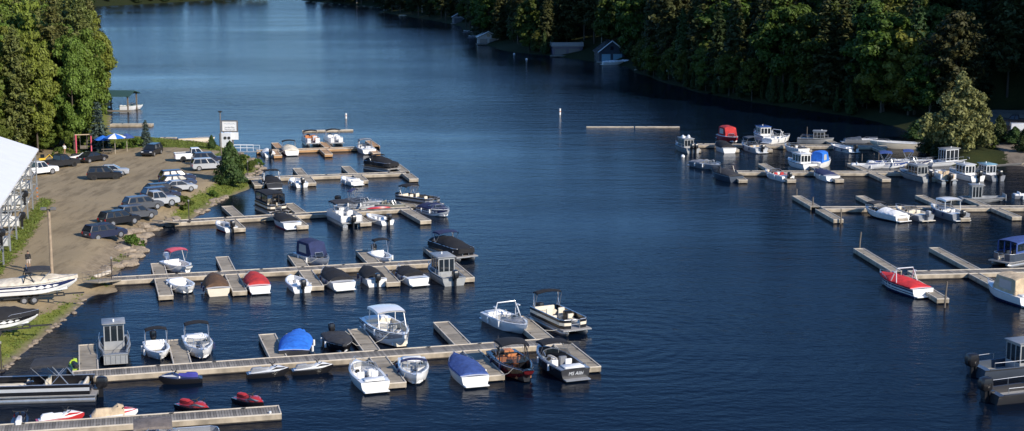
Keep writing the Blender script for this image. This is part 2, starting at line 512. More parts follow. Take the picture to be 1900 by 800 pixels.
def quads(name, C, Nn, S, m, rs, asp=1.5):
    """leaf cards: centres, facing directions, sizes"""
    n = len(C)
    a = rs.normal(size=(n, 3))
    u = np.cross(Nn, a); u /= np.linalg.norm(u, axis=1)[:, None] + 1e-9
    v = np.cross(Nn, u); v /= np.linalg.norm(v, axis=1)[:, None] + 1e-9
    S = S[:, None]
    bend = Nn / (np.linalg.norm(Nn, axis=1)[:, None] + 1e-9) * S * .18
    V = np.stack([C - u * S * asp * .5 - bend, C - v * S * .5, C + u * S * asp * .5 - bend, C + v * S * .5], 1).reshape(-1, 3)
    F = np.arange(n * 4).reshape(-1, 4)
    me = bpy.data.meshes.new(name)
    me.vertices.add(n * 4); me.vertices.foreach_set('co', V.astype(np.float32).ravel())
    me.loops.add(n * 4); me.loops.foreach_set('vertex_index', F.astype(np.int32).ravel())
    me.polygons.add(n); me.polygons.foreach_set('loop_start', np.arange(0, n * 4, 4, dtype=np.int32)); me.polygons.foreach_set('loop_total', np.full(n, 4, np.int32))
    me.update(); me.validate()
    me.materials.append(m)
    return me
def crown_dec(seed, H, Wd, base, nclump, per, ls, m):
    rs = np.random.RandomState(seed)
    cs = []; ns = []; ss = []
    for i in range(nclump):
        d = rs.normal(size=3); d /= np.linalg.norm(d)
        rr = rs.uniform(.35, 1.18) ** .6
        hz = (H - base) / 2
        taper = 1.0 - .35 * max(0, d[2])
        c = np.array([d[0] * Wd / 2 * rr * taper, d[1] * Wd / 2 * rr * taper, base + hz + d[2] * hz * rr])
        c *= np.array([1, 1, 1]); r = rs.uniform(.075, .19) * Wd
        c[2] = min(c[2], H - r * .4)
        k = int(per * (r / (.13 * Wd)) ** 2)
        n = rs.normal(size=(k, 3)); n[:, 2] += .35; n /= np.linalg.norm(n, axis=1)[:, None]
        p = c + n * r * rs.uniform(.55, 1.1, (k, 1)) * np.array([1, 1, .75])
        cs.append(p); ns.append(n + rs.normal(size=(k, 3)) * .45 + np.array([0, 0, .25])); ss.append(rs.uniform(.65, 1.3, k) * ls)
    return quads('crown', np.concatenate(cs), np.concatenate(ns), np.concatenate(ss), m, rs)
def crown_con(seed, H, Wd, base, m, ls=.4, droop=.25, tiers=22, pine=False):
    rs = np.random.RandomState(seed)
    cs = []; ns = []; ss = []
    for t in range(tiers):
        f = (t + rs.uniform(0, .6)) / tiers
        z = base + (H - base) * f
        if pine: rad = Wd / 2 * (math.sin(math.pi * min(1, .25 + .75 * f)) ** .7) * rs.uniform(.65, 1.1)
        else: rad = Wd / 2 * (1 - f) ** .85 * rs.uniform(.8, 1.1) + .12
        nb = max(4, int((5 if pine else 9) * (1 - f * .5)))
        a0 = rs.uniform(0, 6.3)
        for b in range(nb):
            a = a0 + b * 6.283 / nb + rs.uniform(-.3, .3)
            L = rad * rs.uniform(.7, 1.12)
            k = max(5, int(L / ls * (9 if not pine else 10)))
            s_ = rs.uniform(.15, 1, k) ** .75
            wob = rs.normal(size=(k, 3)) * ls * (.45 if not pine else .9) * np.array([1, 1, .5])
            px = math.cos(a) * L * s_; py = math.sin(a) * L * s_
            pz = z - droop * L * s_ ** 1.3 + (.25 * L * s_ ** 2 if pine else .12 * L * s_ ** 3)
            side = rs.uniform(-1, 1, k) * (1 - s_) * L * .3
            p = np.stack([px - math.sin(a) * side, py + math.cos(a) * side, pz], 1) + wob
            n = np.stack([np.full(k, math.cos(a) * .5), np.full(k, math.sin(a) * .5), np.full(k, .9)], 1) + rs.normal(size=(k, 3)) * .45
            cs.append(p); ns.append(n); ss.append(rs.uniform(.6, 1.3, k) * ls)
    return quads('crown', np.concatenate(cs), np.concatenate(ns), np.concatenate(ss), m, rs, 1.9)
def crown_cedar(seed, H, Wd, m, n=2600, ls=.28):
    rs = np.random.RandomState(seed)
    f = rs.uniform(0, 1, n) ** 1.3; a = rs.uniform(0, 6.283, n)
    lump = 1 + .25 * np.sin(a * 3 + f * 9 + seed) + .15 * np.sin(a * 7 - f * 23)
    r = Wd / 2 * (1 - f) ** .65 * np.minimum(1, .65 + f * 4) * lump * rs.uniform(.6, 1.05, n)
    p = np.stack([np.cos(a) * r, np.sin(a) * r, .08 * H + f * H * .92], 1)
    nn = np.stack([np.cos(a), np.sin(a), np.full(n, .5)], 1) + rs.normal(size=(n, 3)) * .5
    return quads('crown', p, nn, rs.uniform(.6, 1.35, n) * ls, m, rs)
def trunk_mesh(seed, H, r, m, limbs=6, spread=2.5, base=3):
    rr = random.Random(seed); b = MB()
    pts = [(0, 0, -.6)]; x = y = 0
    for i in range(1, 6):
        x += rr.uniform(-.12, .12); y += rr.uniform(-.12, .12)
        pts.append((x, y, H * .88 * i / 5))
    b.tube(pts, r, 7, r * .18)
    for k in range(limbs):
        f = rr.uniform(base / H, .75); a = rr.uniform(0, 6.28); z = H * f
        l = spread * rr.uniform(.6, 1.1)
        b.tube([(x * f, y * f, z), (math.cos(a) * l * .5, math.sin(a) * l * .5, z + l * .35), (math.cos(a) * l, math.sin(a) * l, z + l * .8)], r * .32, 5, r * .08)
    o = b.build('trunk', m, None, True); me = o.data
    bpy.data.objects.remove(o); return me
KINDS = {}
EXCL = []
for a_, b_, w_ in ((1052, 105, 7.5), (1132, 117, 6.5), (905, 83, 6), (850, 45, 5)):
    q_ = P(a_, b_, 0)
    EXCL += [(q_.x + dx_, q_.y + dy_, w_) for dx_, dy_ in ((0, 3), (-2, -6), (3, -9), (4, -17))]
for i in range(3):
    KINDS[('maple0', 'oak0', 'poplar0')[i]] = (crown_dec(10 + i, 18 + i, 9.5 + i * .6, 4.0, 70, 150, .50, (L_DEC_SHADE, L_DEC2_SHADE, L_DEC_SHADE)[i]), trunk_mesh(10 + i, 17, .24, M_BARK))
for i in range(2):
    KINDS['birch%d' % i] = (crown_dec(20 + i, 16 + i * 2, 6.4, 4.5, 56, 120, .40, (L_DEC2_SHADE, L_DEC_SHADE)[i]), trunk_mesh(20 + i, 16, .15, M_BIRCH, 7, 1.8, 4))
for i in range(2):
    KINDS['pine%d' % i] = (crown_con(30 + i, 23, 8.5, 5, L_PINE_SHADE, .52, .05, 20, True), trunk_mesh(30 + i, 22, .27, M_BARK, 5, 2, 6))
for i in range(3):
    KINDS['spruce%d' % i] = (crown_con(40 + i, 21, 6.5, 1.6, (L_SPR, L_PINE_SHADE, L_SPR)[i], .46, .30, 26), trunk_mesh(40 + i, 20.5, .22, M_BARK, 0))
for i in range(2):
    KINDS['cedar%d' % i] = (crown_cedar(50 + i, 14, 4.2, L_CED, 3200, .42), trunk_mesh(50 + i, 12, .16, M_BARK, 0))
# close, finer trees of the left shore
for i in range(3):
    KINDS[('near_maple0', 'near_oak0', 'near_poplar0')[i]] = (crown_dec(60 + i, 19 + i, 9.0, 3.0, 95, 230, .36, (L_DEC, L_DEC2, L_DEC)[i]), trunk_mesh(60 + i, 18, .24, M_BARK, 8))
for i in range(2):
    KINDS['near_birch%d' % i] = (crown_dec(65 + i, 18, 6.2, 3.5, 80, 170, .30, (L_DEC2, L_DEC)[i]), trunk_mesh(65 + i, 17, .14, M_BIRCH, 8, 1.8, 3))
for i in range(2):
    KINDS['near_pine%d' % i] = (crown_con(70 + i, 23, 8.0, 3, L_PINE, .38, .08, 28, True), trunk_mesh(70 + i, 22, .26, M_BARK, 5, 2, 6))
def tree(kind, x, y, z, label, group=None, sc_=1.0, wide=1.0, name=None, rz=None):
    nm = name or ''.join(c for c in kind if not c.isdigit()).replace('near_', '') + '_tree'
    e = thing(nm, (x, y, z), rnd.uniform(0, 6.28) if rz is None else rz, label, 'tree', group)
    e.scale = (sc_ * wide, sc_ * wide, sc_)
    cm, tm = KINDS[kind]
    for n_, me in (('crown', cm), ('trunk', tm)):
        o = bpy.data.objects.new(n_, me); COL.objects.link(o); o.parent = e
    return e
SPECIES = {'maple': 'broad green maple', 'oak': 'broad yellow-green oak', 'poplar': 'tall green poplar', 'birch': 'slender birch', 'pine': 'tall olive pine', 'spruce': 'dark pointed spruce', 'cedar': 'narrow green cedar'}
def scatter(f, inside, xr, yr, space, kinds, place, grp, smin=.8, smax=1.15, seed=3, cap=300, dmin=1.5, wide=(.9, 1.15)):
    rr = random.Random(seed); rs = np.random.RandomState(seed); pts = []; out = []
    tries = int((xr[1] - xr[0]) * (yr[1] - yr[0]) / (space * space) * 9)
    X = rs.uniform(*xr, tries); Y = rs.uniform(*yr, tries); Z, D = f(X, Y)
    for x, y, z, d in zip(X.tolist(), Y.tolist(), Z.tolist(), D.tolist()):
        if len(out) >= cap: break
        if d < dmin or not inside(x, y, d): continue
        if any((x - a) ** 2 + (y - b) ** 2 < space * space for a, b in pts) or any((x - a) ** 2 + (y - b) ** 2 < r_ * r_ for a, b, r_ in EXCL): continue
        pts.append((x, y)); k = rr.choice(kinds)
        sp = ''.join(c for c in k if not c.isdigit()).replace('near_', '')
        out.append(tree(k, x, y, z - .1, SPECIES[sp] + ' ' + place, grp + ', ' + sp + ' trees', rr.uniform(smin, smax), rr.uniform(*wide), rz=rr.uniform(0, 6.28)))
    return out

def in_left(x, y, d):
    if y < 231 + 1.15 * (x + 70): return False
    px = x / y
    if px > (-.272 if y < 272 else -.266): return False
    return d > 2.5 and px > -.38
def at_d(f, x, y):
    return float(f(np.array([float(x)]), np.array([float(y)]))[1][0])
LEFTK = ['near_maple0', 'near_oak0', 'near_poplar0', 'near_birch0', 'near_birch1', 'near_pine0', 'near_pine1', 'near_oak0', 'near_pine0']
scatter(hl, in_left, (-120, -62), (215, 262), 3.5, LEFTK, 'in the sunlit wood behind the parking lot', 'left shore wood', .80, 1.12, 5, wide=(.62, .85))
scatter(hl, in_left, (-130, -66), (262, 325), 4.6, LEFTK, 'in the sunlit wood behind the parking lot', 'left shore wood', .85, 1.12, 6, wide=(.65, .9))

def in_right(x, y, d):
    if d < 1.5: return False
    if x > 66 and 225 < y < 299 and x < 116 and not (y > 276 and x < 76): return False
    if y < 262 or (x > 30 and .67 * x + .74 * y < 255.5): return False
    # only what the camera can see or what shades it
    if x / y > .42: return False
    return d < 42
RK = ['maple0', 'oak0', 'poplar0', 'birch0', 'pine0', 'pine1', 'spruce0', 'spruce1', 'spruce2', 'cedar0', 'cedar1', 'spruce0', 'spruce1', 'pine0']
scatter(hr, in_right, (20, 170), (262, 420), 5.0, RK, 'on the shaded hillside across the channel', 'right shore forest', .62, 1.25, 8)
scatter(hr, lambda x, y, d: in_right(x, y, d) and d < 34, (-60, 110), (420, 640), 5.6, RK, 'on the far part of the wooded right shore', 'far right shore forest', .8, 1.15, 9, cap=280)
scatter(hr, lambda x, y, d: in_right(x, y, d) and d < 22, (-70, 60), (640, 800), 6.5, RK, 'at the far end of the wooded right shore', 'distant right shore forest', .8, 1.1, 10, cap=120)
scatter(hr, lambda x, y, d: d < 6 and (y > 299 or x < 66) and y > 262 and (x < 30 or .67 * x + .74 * y > 254), (-20, 80), (262, 480), 2.3, ['cedar0', 'cedar1', 'oak0'], 'low along the shaded right waterline', 'right waterline growth', .28, .55, 21, cap=260, dmin=.4)
scatter(hl, lambda x, y, d: in_left(x, y, d) and y < 246 - (x + 66) * .2, (-100, -62), (222, 262), 2.6, ['near_maple0', 'near_oak0', 'near_poplar0'], 'as undergrowth at the edge of the left wood', 'left wood edge', .22, .4, 22, cap=60)
# unseen wooded slope right of frame, raised to keep the hillside in shade
def in_off(x, y, d):
    return d > 6 and x / y > .345 and y > 272 - (x - 90) * .9 and x > 104
scatter(hr, in_off, (100, 190), (150, 330), 6.0, ['maple0', 'pine0', 'spruce0', 'poplar0'], 'on the unseen shading slope beside the right parking area', 'unseen right slope trees', 1.0, 1.25, 11, cap=160)
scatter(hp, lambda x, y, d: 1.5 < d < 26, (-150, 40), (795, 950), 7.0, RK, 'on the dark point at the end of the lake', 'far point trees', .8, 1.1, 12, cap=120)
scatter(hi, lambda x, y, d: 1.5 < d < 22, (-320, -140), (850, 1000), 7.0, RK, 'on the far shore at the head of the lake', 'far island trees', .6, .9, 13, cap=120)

# single trees and shrubs that stand out
def crown_lobes(seed, lobes, ls, m):
    rs = np.random.RandomState(seed); cs = []; ns = []; ss = []
    for lx, ly, lz, lr, lh in lobes:
        for i in range(int(16 * lr)):
            d = rs.normal(size=3); d /= np.linalg.norm(d); rr = rs.uniform(.2, 1.2) ** .6
            c = np.array([lx + d[0] * lr * rr, ly + d[1] * lr * rr, max(.5, lz + d[2] * lh * rr)]); r = rs.uniform(.3, .95); k = int(75 * r)
            n = rs.normal(size=(k, 3)); n[:, 2] += .3; n /= np.linalg.norm(n, axis=1)[:, None]
            cs.append(c + n * r * rs.uniform(.4, 1.15, (k, 1))); ns.append(n + rs.normal(size=(k, 3)) * .5); ss.append(rs.uniform(.55, 1.35, k) * ls)
    return quads('crown', np.concatenate(cs), np.concatenate(ns), np.concatenate(ss), m, rs)
KINDS['big_pale'] = (crown_lobes(80, [(-.5, 0, 4.2, 2.6, 3.0), (1.6, .4, 7.6, 1.9, 2.4), (3.0, -.5, 4.6, 2.1, 2.6), (-3.2, .3, 3.2, 2.0, 2.0), (-1.4, -1.0, 6.6, 1.7, 1.9), (.6, .3, 9.6, 1.1, 1.3), (4.4, .6, 2.6, 1.4, 1.6), (-4.6, -.4, 4.6, .9, 1.0), (0, -2.0, 2.8, 2.0, 1.8)], .34, L_PALE), trunk_mesh(80, 9.5, .24, M_BARK, 12, 3.0, 1.0))
KINDS['plume_pine'] = (crown_con(81, 20, 13, 4, L_PINE_SHADE, .42, -.1, 26, True), trunk_mesh(81, 19, .3, M_BARK, 7, 3, 5))
KINDS['blue_spruce'] = (crown_con(82, 7, 3.6, .4, L_BLUE, .24, .30, 18), trunk_mesh(82, 6.8, .1, M_BARK, 0))
KINDS['shore_cedar'] = (crown_cedar(83, 6.0, 4.6, L_CED, 5200, .24), trunk_mesh(83, 5, .12, M_BARK, 0))
KINDS['hedge_cedar'] = (crown_cedar(84, 6.0, 4.4, L_CED, 3600, .28), trunk_mesh(84, 5, .12, M_BARK, 0))
KINDS['young'] = (crown_dec(85, 9, 5, .8, 50, 130, .34, L_DEC2), trunk_mesh(85, 8, .12, M_BARK, 4))
KINDS['bush'] = (crown_dec(86, 1.6, 2.2, .05, 26, 70, .13, L_BUSH), trunk_mesh(86, 1.0, .03, M_BARK, 4, .5, .2))
def tpx(kind, px, py, f, label, s, wide=1.0, name=None, group=None, rz=None):
    p = PL(px, py, f); return tree(kind, p.x, p.y, p.z - .05, label, group, s, wide, name)
tpx('big_pale', 1774, 285, hr, 'pale olive leafy tree on the right shore beside the gravel lot', 1.05, .98, 'shore_tree').rotation_euler = (0, 0, 0)
tpx('plume_pine', 1768, 226, hr, 'plumed white pine behind the pale leafy shore tree', .98, 1.0, 'white_pine')
tpx('hedge_cedar', 1851, 300, hr, 'sunlit cedar shrub in front of the right gravel lot', .74, .95, 'cedar_shrub')
tpx('hedge_cedar', 1880, 303, hr, 'low bushy cedar right of the sunlit cedar shrub', .45, 1.6, 'cedar_shrub')
tpx('hedge_cedar', 1898, 318, hr, 'dark cedar cut by the right edge of the picture', .62, 1.1, 'cedar_shrub')
tpx('hedge_cedar', 1812, 306, hr, 'dark cedar below the pale leafy shore tree', .75, 1.3, 'cedar_shrub')
tpx('hedge_cedar', 1786, 300, hr, 'dark rounded shrub at the foot of the pale leafy tree', .55, 1.6, 'cedar_shrub')
for px, py, s, lb in ((1700, 259, .55, 'dark shrub on the shaded shore just left of the pale leafy tree'), (1722, 284, .5, 'dark shrub at the waterline left of the pale leafy tree'), (1745, 301, .45, 'low dark shrub at the waterline under the pale leafy tree'), (1768, 306, .4, 'low dark shrub behind the white work barge')):
    tpx('hedge_cedar', px, py, hr, lb, s, 1.7, 'cedar_shrub')
for px, py, s, k, lb in ((1640, 206, 1.75, 'young', 'young bright birch left of the plumed pine'), (1684, 214, 1.75, 'young', 'young bright tree next to the plumed pine'),
                        (1560, 192, 1.1, 'spruce1', 'tall tawny spruce in the middle of the right forest')):
    tpx(k, px, py, hr, lb, s, 1.0)
tpx('blue_spruce', 184, 281, hl, 'blue spruce beside the red swing frame', 1.12, 1.0, 'spruce_tree')
tpx('blue_spruce', 271, 272, hl, 'small blue spruce on the far edge of the lot', .62, 1.0, 'spruce_tree')
tpx('shore_cedar', 429, 353, hl, 'bushy green cedar on the bank above the docks', 1.0, .9, 'cedar_tree')
tpx('hedge_cedar', 393, 276, hl, 'small cone-shaped cedar near the marina sign', .36, .9, 'cedar_shrub')
for px, py, s, lb in ((246, 462, 1.0, 'green bush above the rocks beside the lot'), (340, 398, 1.0, 'green bush beside the long third dock ramp'), (330, 405, .7, 'low green bush on the grassy bank below the parked cars'),
                      (232, 276, .7, 'leafy bush right of the blue umbrella'), (250, 274, 1.0, 'leafy bush left of the small blue spruce'), (300, 272, .5, 'low bush on the far edge of the lot'),
                      (428, 283, .55, 'low bush under the marina sign'), (466, 318, 1.0, 'bush on the tip of the grassy point'), (478, 310, .8, 'low bush at the water on the grassy point'),
                      (452, 300, .7, 'bush on the upper bank of the grassy point'), (110, 290, .9, 'bush under the birches behind the black pickup'), (212, 276, .6, 'low bush below the blue umbrella'),
                      (395, 366, .6, 'small bush at the foot of the bank cedar'), (1835, 312, 1.0, 'bush at the waterline below the right lot')):
    tpx('bush', px, py, hr if px > 1000 else hl, lb, s, 1.0, 'bush')

# shore rocks
def rock_mesh(seed):
    rr = random.Random(seed); b = MB(); rings = []
    for i, (z, k) in enumerate(((-.35, .75), (0, 1.0), (.28, .85), (.42, .45))):
        rings.append([(math.cos(a * math.pi / 4 + .1 * i) * k * rr.uniform(.75, 1.15), math.sin(a * math.pi / 4 + .1 * i) * k * .7 * rr.uniform(.75, 1.15), z * rr.uniform(.85, 1.15)) for a in range(8)])
    b.loft(rings, True, True, True)
    o = b.build('shore_rock', M_ROCK); me = o.data; bpy.data.objects.remove(o); return me
M_ROCK = mat('shore_stone', (.27, .215, .155), .9, var=.35, scale=2.5, bump=.6, bscale=6)
ROCKS = [rock_mesh(i) for i in range(5)]
def rocks(px_list, n, smin, smax, spread, label, grp, seed):
    rr = random.Random(seed)
    pts = [P(a, b, 0) for a, b in px_list]
    for i in range(n):
        t = rr.uniform(0, len(pts) - 1.001); k = int(t); q = pts[k].lerp(pts[k + 1], t - k)
        x = q.x + rr.uniform(-spread, spread * .3); y = q.y + rr.uniform(-.2, spread)
        o = bpy.data.objects.new('shore_rock', rr.choice(ROCKS)); COL.objects.link(o)
        s = rr.uniform(smin, smax)
        o.location = (x, y, max(-.1, at(hl, x, y)) + .05 * s); o.rotation_euler = (0, 0, rr.uniform(0, 6.28)); o.scale = (s, s, s * rr.uniform(.6, 1))
        tag(o, label, 'rock', grp)
rocks([(208, 514), (232, 494), (256, 468), (247, 457), (264, 437), (300, 420), (345, 411)], 60, .45, 1.25, 1.8, 'tan rock on the bank between the second and third docks', 'rocks below the lot', 1)
rocks([(372, 397), (400, 377), (420, 366)], 34, .25, .6, .7, 'small tan rock edging the grassy bank below the cars', 'rocks below the cars', 2)
rocks([(10, 688), (60, 642), (95, 612), (135, 582), (158, 555)], 40, .15, .4, .4, 'small brown stone along the near grass bank', 'stones on the near bank', 3)
rocks([(462, 333), (478, 323), (484, 313), (477, 300), (447, 284)], 24, .35, .9, 1.0, 'dark rock at the tip of the grassy point', 'rocks on the grassy point', 4)

# grass that covers the banks
def grass_stuff():
    rs = np.random.RandomState(4); C = []
    for q in GRASS_L:
        xs = [p[0] for p in q]; ys = [p[1] for p in q]
        n = int((max(xs) - min(xs)) * (max(ys) - min(ys)) * 26)
        X = rs.uniform(min(xs), max(xs), n); Y = rs.uniform(min(ys), max(ys), n)
        Z, D = hl(X, Y); k = (sdist(q, X, Y) > -.2 + rs.uniform(-.4, .6, n)) & (D > .6)
        C.append(np.stack([X[k], Y[k], Z[k] + .05], 1))
    C = np.concatenate(C); n = len(C)
    Nn = rs.normal(size=(n, 3)); Nn[:, 2] += .8
    me = quads('grass', C, Nn, rs.uniform(.07, .17, n), leaf_mat('grass_blades', (.13, .165, .032), .3, .2), rs)
    o = bpy.data.objects.new('grass', me); COL.objects.link(o)
    tag(o, 'short green grass on the banks of the parking lot', 'grass', kind='stuff')
grass_stuff()

# ------------------------------------------------------------------ docks
M_PLANK = mat('weathered_planks', (.225, .20, .165), .85, var=.30, scale=.7, island=.32)
M_PLANKF = mat('finger_planks', (.29, .25, .19), .85, var=.26, scale=.8, island=.2)
M_PLANKO = mat('new_planks', (.40, .24, .12), .8, var=.12, scale=3, island=.2)
M_TRIM = mat('dock_edge', (.58, .51, .41), .8, var=.14, scale=2)
M_SIDE = mat('dock_fascia', (.36, .30, .22), .85, var=.42, scale=1.1, stretch=(1, 1, .5))
M_SIDEO = mat('dock_fascia_new', (.42, .24, .11), .85, var=.2, scale=1.3)
M_WET = mat('wet_timber', (.045, .036, .026), .6, var=.4, scale=1.5)
M_FLOAT = mat('dock_float', (.03, .028, .025), .8)
ANG = {}
DZ = .47
def plank_run(a, d, length, width, z, pw, m, parent, singles, name='plank'):
    """planks laid across a run that starts at a and goes along d"""
    nrm = Vector((-d.y, d.x, 0)); rz = math.atan2(d.y, d.x)
    n = max(1, int(round(length / pw))); step = length / n
    rr = random.Random(int(length * 100))
    if singles:
        mb = MB().box((0, 0, 0), (step - .022, width, .05)); first = mb.build(name, m, parent); me = first.data
        for i in range(n):
            o = first if i == 0 else bpy.data.objects.new(name, me)
            if i: COL.objects.link(o); o.parent = parent
            p = a + d * (step * (i + .5)); o.location = (p.x, p.y, z - .025 + rr.uniform(-.006, .006)); o.rotation_euler = (0, 0, rz + rr.uniform(-.006, .006))
    else:
        mb = MB()
        for i in range(n):
            p = a + d * (step * (i + .5)); mb.box((p.x, p.y, z - .025 + rr.uniform(-.006, .006)), (step - .022, width - rr.uniform(0, .02), .05), rz)
        tag(mb.build('decking', m, parent), kind='stuff')
SEGS = []
def section(a, b, width, parent, pm, sm, singles=False, pw=.19, ends=(True, True), zz=DZ):
    SEGS.append((a.x + parent.location.x, a.y + parent.location.y, b.x + parent.location.x, b.y + parent.location.y, width))
    d = (b - a); L = d.length; d = d.normalized(); nrm = Vector((-d.y, d.x, 0)); rz = math.atan2(d.y, d.x); c = (a + b) / 2
    plank_run(a, d, L, width - .18, zz, pw, pm, parent, singles)
    t = MB(); f = MB()
    for s in (-1, 1):
        q = c + nrm * s * (width / 2 - .045)
        t.box((q.x, q.y, zz + .012), (L, .09, .09), rz)
        q2 = c + nrm * s * (width / 2 - .05)
        f.box((q2.x, q2.y, zz - .205), (L - .01, .08, .34), rz)
    for e, s, on in ((a, 1, ends[0]), (b, -1, ends[1])):
        if on:
            q = e + d * s * .046
            t.box((q.x, q.y, zz + .010), (.085, width - .182, .085), rz)
            q = e + d * s * .03
            f.box((q.x, q.y, zz - .205), (.06, width - .2, .338), rz)
    t.build('edge_board', M_TRIM, parent)
    rc = random.Random(int(L * 77))
    for i in range(max(2, int(L / 4))):
        q = a + d * (L * (i + .5) / max(2, int(L / 4))) + nrm * (width / 2 - .16) * rc.choice((-1, 1))
        MB().box((q.x, q.y, zz + .06), (.28, .05, .04), rz).box((q.x, q.y, zz + .03), (.1, .05, .06), rz).build('cleat', M_RUB, parent)
    wl = MB()
    for s in (-1, 1):
        q = c + nrm * s * (width / 2 - .085)
        wl.box((q.x, q.y, -.02), (L - .05, .06, .26), rz)
    wl.build('waterline_board', M_WET, parent)
    f.build('fascia', sm, parent)
    fl = MB(); n = max(1, int(L / 3))
    for i in range(n):
        q = a + d * (L * (i + .5) / n); fl.box((q.x, q.y, -.12), (L / n * .7, width - .3, .5), rz)
    fl.build('float', M_FLOAT, parent)
def dock(key, label, A, B, width, fingers, fw=1.35, ang=None, singles=False, pm=None, fm=None, sm=None, ext=0.0, group=None):
    a = P(*A, DZ); b = P(*B, DZ); d = (b - a).normalized()
    b = b + d * ext
    root = thing('floating_dock', (a.x, a.y, 0), 0, label, 'dock', group)
    inv = Vector((a.x, a.y, 0)); a2 = a - inv; b2 = b - inv
    a2.z = b2.z = 0
    section(a2, b2, width, root, pm or M_PLANK, sm or M_SIDE, singles)
    fd = Vector((-d.y, d.x, 0)) if ang is None else Vector((math.cos(R(ang)), math.sin(R(ang)), 0))
    ANG[key] = math.atan2(fd.y, fd.x)
    # each finger: tip pixel -> foot on the main line along the finger direction
    nrm = Vector((-d.y, d.x, 0))
    for it in fingers:
        tip = P(it[0], it[1], DZ) - inv; tip.z = 0
        wd = it[2] if len(it) > 2 else fw
        h = (tip - a2).dot(nrm); foot = tip - fd * (h / fd.dot(nrm))
        s = 1 if h > 0 else -1
        start = foot + fd * s * (width / 2 + .01)
        section(start, tip, wd, root, fm or M_PLANKF, sm or M_SIDE, False, .19, (False, True), DZ + .004)
    return root
dock('A', 'nearest grey plank dock at the bottom left with jet skis along it', (-30, 798.5), (520, 760.5), 2.0, [], singles=True)
dock('B', 'long plank dock in the foreground ending beside the black pontoon boat', (134, 696), (1036, 633.5), 2.1,
     [(163, 640, 1.45), (327, 631), (495, 620.5), (660, 611), (818, 598), (961, 588, 1.6), (737, 711), (920, 697.5), (1097, 682, 1.6)], 1.4, singles=True)
dock('C', 'second plank dock with the red-canopy boat near its shore end', (208, 518), (826, 484.5), 1.9,
     [(292, 489), (412, 477), (544, 471), (671, 464.5), (797, 458, 1.5), (308, 549), (445, 541), (588, 532), (730, 524.5), (867, 516.5, 1.5)], 1.35, singles=False)
dock('D', 'third plank dock with the white pontoon boat at its middle', (322, 411.5), (762, 386), 1.8,
     [(421, 383), (535, 378), (740, 369.5), (445, 424.5), (562, 419.5), (679, 414), (790, 410)], 1.35)
dock('E', 'fourth plank dock mooring two low white boats', (458, 331), (752, 320.5), 1.7, [(551, 312.5), (641, 309), (734, 305.5), (481, 344.5), (578, 340), (675, 336), (768, 332.5)], 1.3)
dock('F', 'orange-brown wooden dock nearest the marina sign', (476, 280), (693, 273), 1.8, [(510, 265.5), (598, 264), (684, 261.5), (516, 289), (610, 286.5), (699, 284.5)], 1.25, pm=M_PLANKO, fm=M_PLANKO, sm=M_SIDEO)
dock('R1', 'farthest right-hand dock in front of the dark forest', (1280, 268), (1645, 272), 1.9, [(1294, 279), (1365, 278.5), (1427, 278.5), (1500, 279), (1528, 257), (1638, 279)], 1.2, ang=94)
dock('R2', 'second right-hand dock with the navy-covered boat', (1368, 319), (1748, 320), 1.9, [(1379, 334.5), (1469, 334.5), (1558, 334), (1645, 333), (1731, 332), (1414, 304.5), (1500, 304), (1579, 303.5), (1690, 304)], 1.25, ang=95)
dock('R3', 'third right-hand dock with the white canvas-topped boat', (1525, 386), (1915, 384), 1.7, [(1478, 364), (1556, 408), (1596, 364), (1706, 363), (1788, 365), (1676, 406), (1792, 405.5), (1887, 403)], 1.2, ang=95.5)
dock('R4', 'right-hand dock with the red-covered boat at its end', (1690, 507), (1925, 501), 1.9, [(1593, 461.5), (1750, 555), (1733, 460), (1890, 552)], 1.15, ang=95.5)
def boom(label, A, B, w_=1.0, zz=.32):
    a = P(*A, .3); b = P(*B, .3); root = thing('floating_boom', ((a.x + b.x) / 2, (a.y + b.y) / 2, 0), 0, label, 'floating dock')
    c = Vector((root.location.x, root.location.y, .3)); a -= c; b -= c
    section(a, b, w_, root, M_PLANKF, M_SIDE, False, .25, (True, True), zz)
boom('narrow floating breakwater beyond the orange-brown dock', (561, 242), (655, 240), 1.0, .2)
boom('left half of the floating breakwater in mid channel', (1088, 233.5), (1176, 233.5), .6, .1)
boom('right half of the floating breakwater in mid channel', (1178.5, 233.5), (1261, 233.5), .6, .1)
boom('old low dock in front of the boathouse on the left shore', (206, 231), (283, 231), 2.0)
boom('small floating swim platform beyond the parking lot', (296, 257), (326, 257), 2.4)
boom('dim swim dock below the shaded right forest', (1178, 129), (1230, 130), 2.5)
boom('faint dock at the tip of the far wooded point', (742, 28), (760, 28.5), 2.0)

# piles
M_PILE = mat('pile_wood', (.16, .13, .10), .9, var=.25, scale=3)
def pile(px, py, h, label, r=.09, lean=(0, 0)):
    p = P(px, py, 0); b = MB().tube([(0, 0, -1.2), (lean[0] * .5, lean[1], h * .5), (lean[0], lean[1], h)], r, 8, r * .9)
    o = b.build('mooring_pile', M_PILE, None, True); o.location = (p.x, p.y, 0); tag(o, label, 'pile', 'mooring piles')
pile(1594, 463, 1.9, 'mooring pile at the far tip of the red boat dock', .09, (.15, 0))
pile(1752, 571, 2.4, 'mooring pile at the near tip of the red boat dock', .09, (.15, 0))
pile(1478, 369, 1.3, 'mooring pile at the far left corner of the third right dock')
pile(1508, 388, 1.5, 'mooring pile where the third right dock meets its end finger')
pile(1560, 416, 1.8, 'mooring pile at the near tip of the third right dock')
for px, py, lb in ((1599, 308, 'left of three thin stakes by the blue bimini boats'), (1621, 307, 'middle of three thin stakes by the blue bimini boats'), (1630, 303, 'right of three thin stakes by the blue bimini boats')):
    pile(px, py, 1.8, lb, .06)
pile(1497, 262, 2.4, 'tall thin stake beside the grey cabin boat', .06)
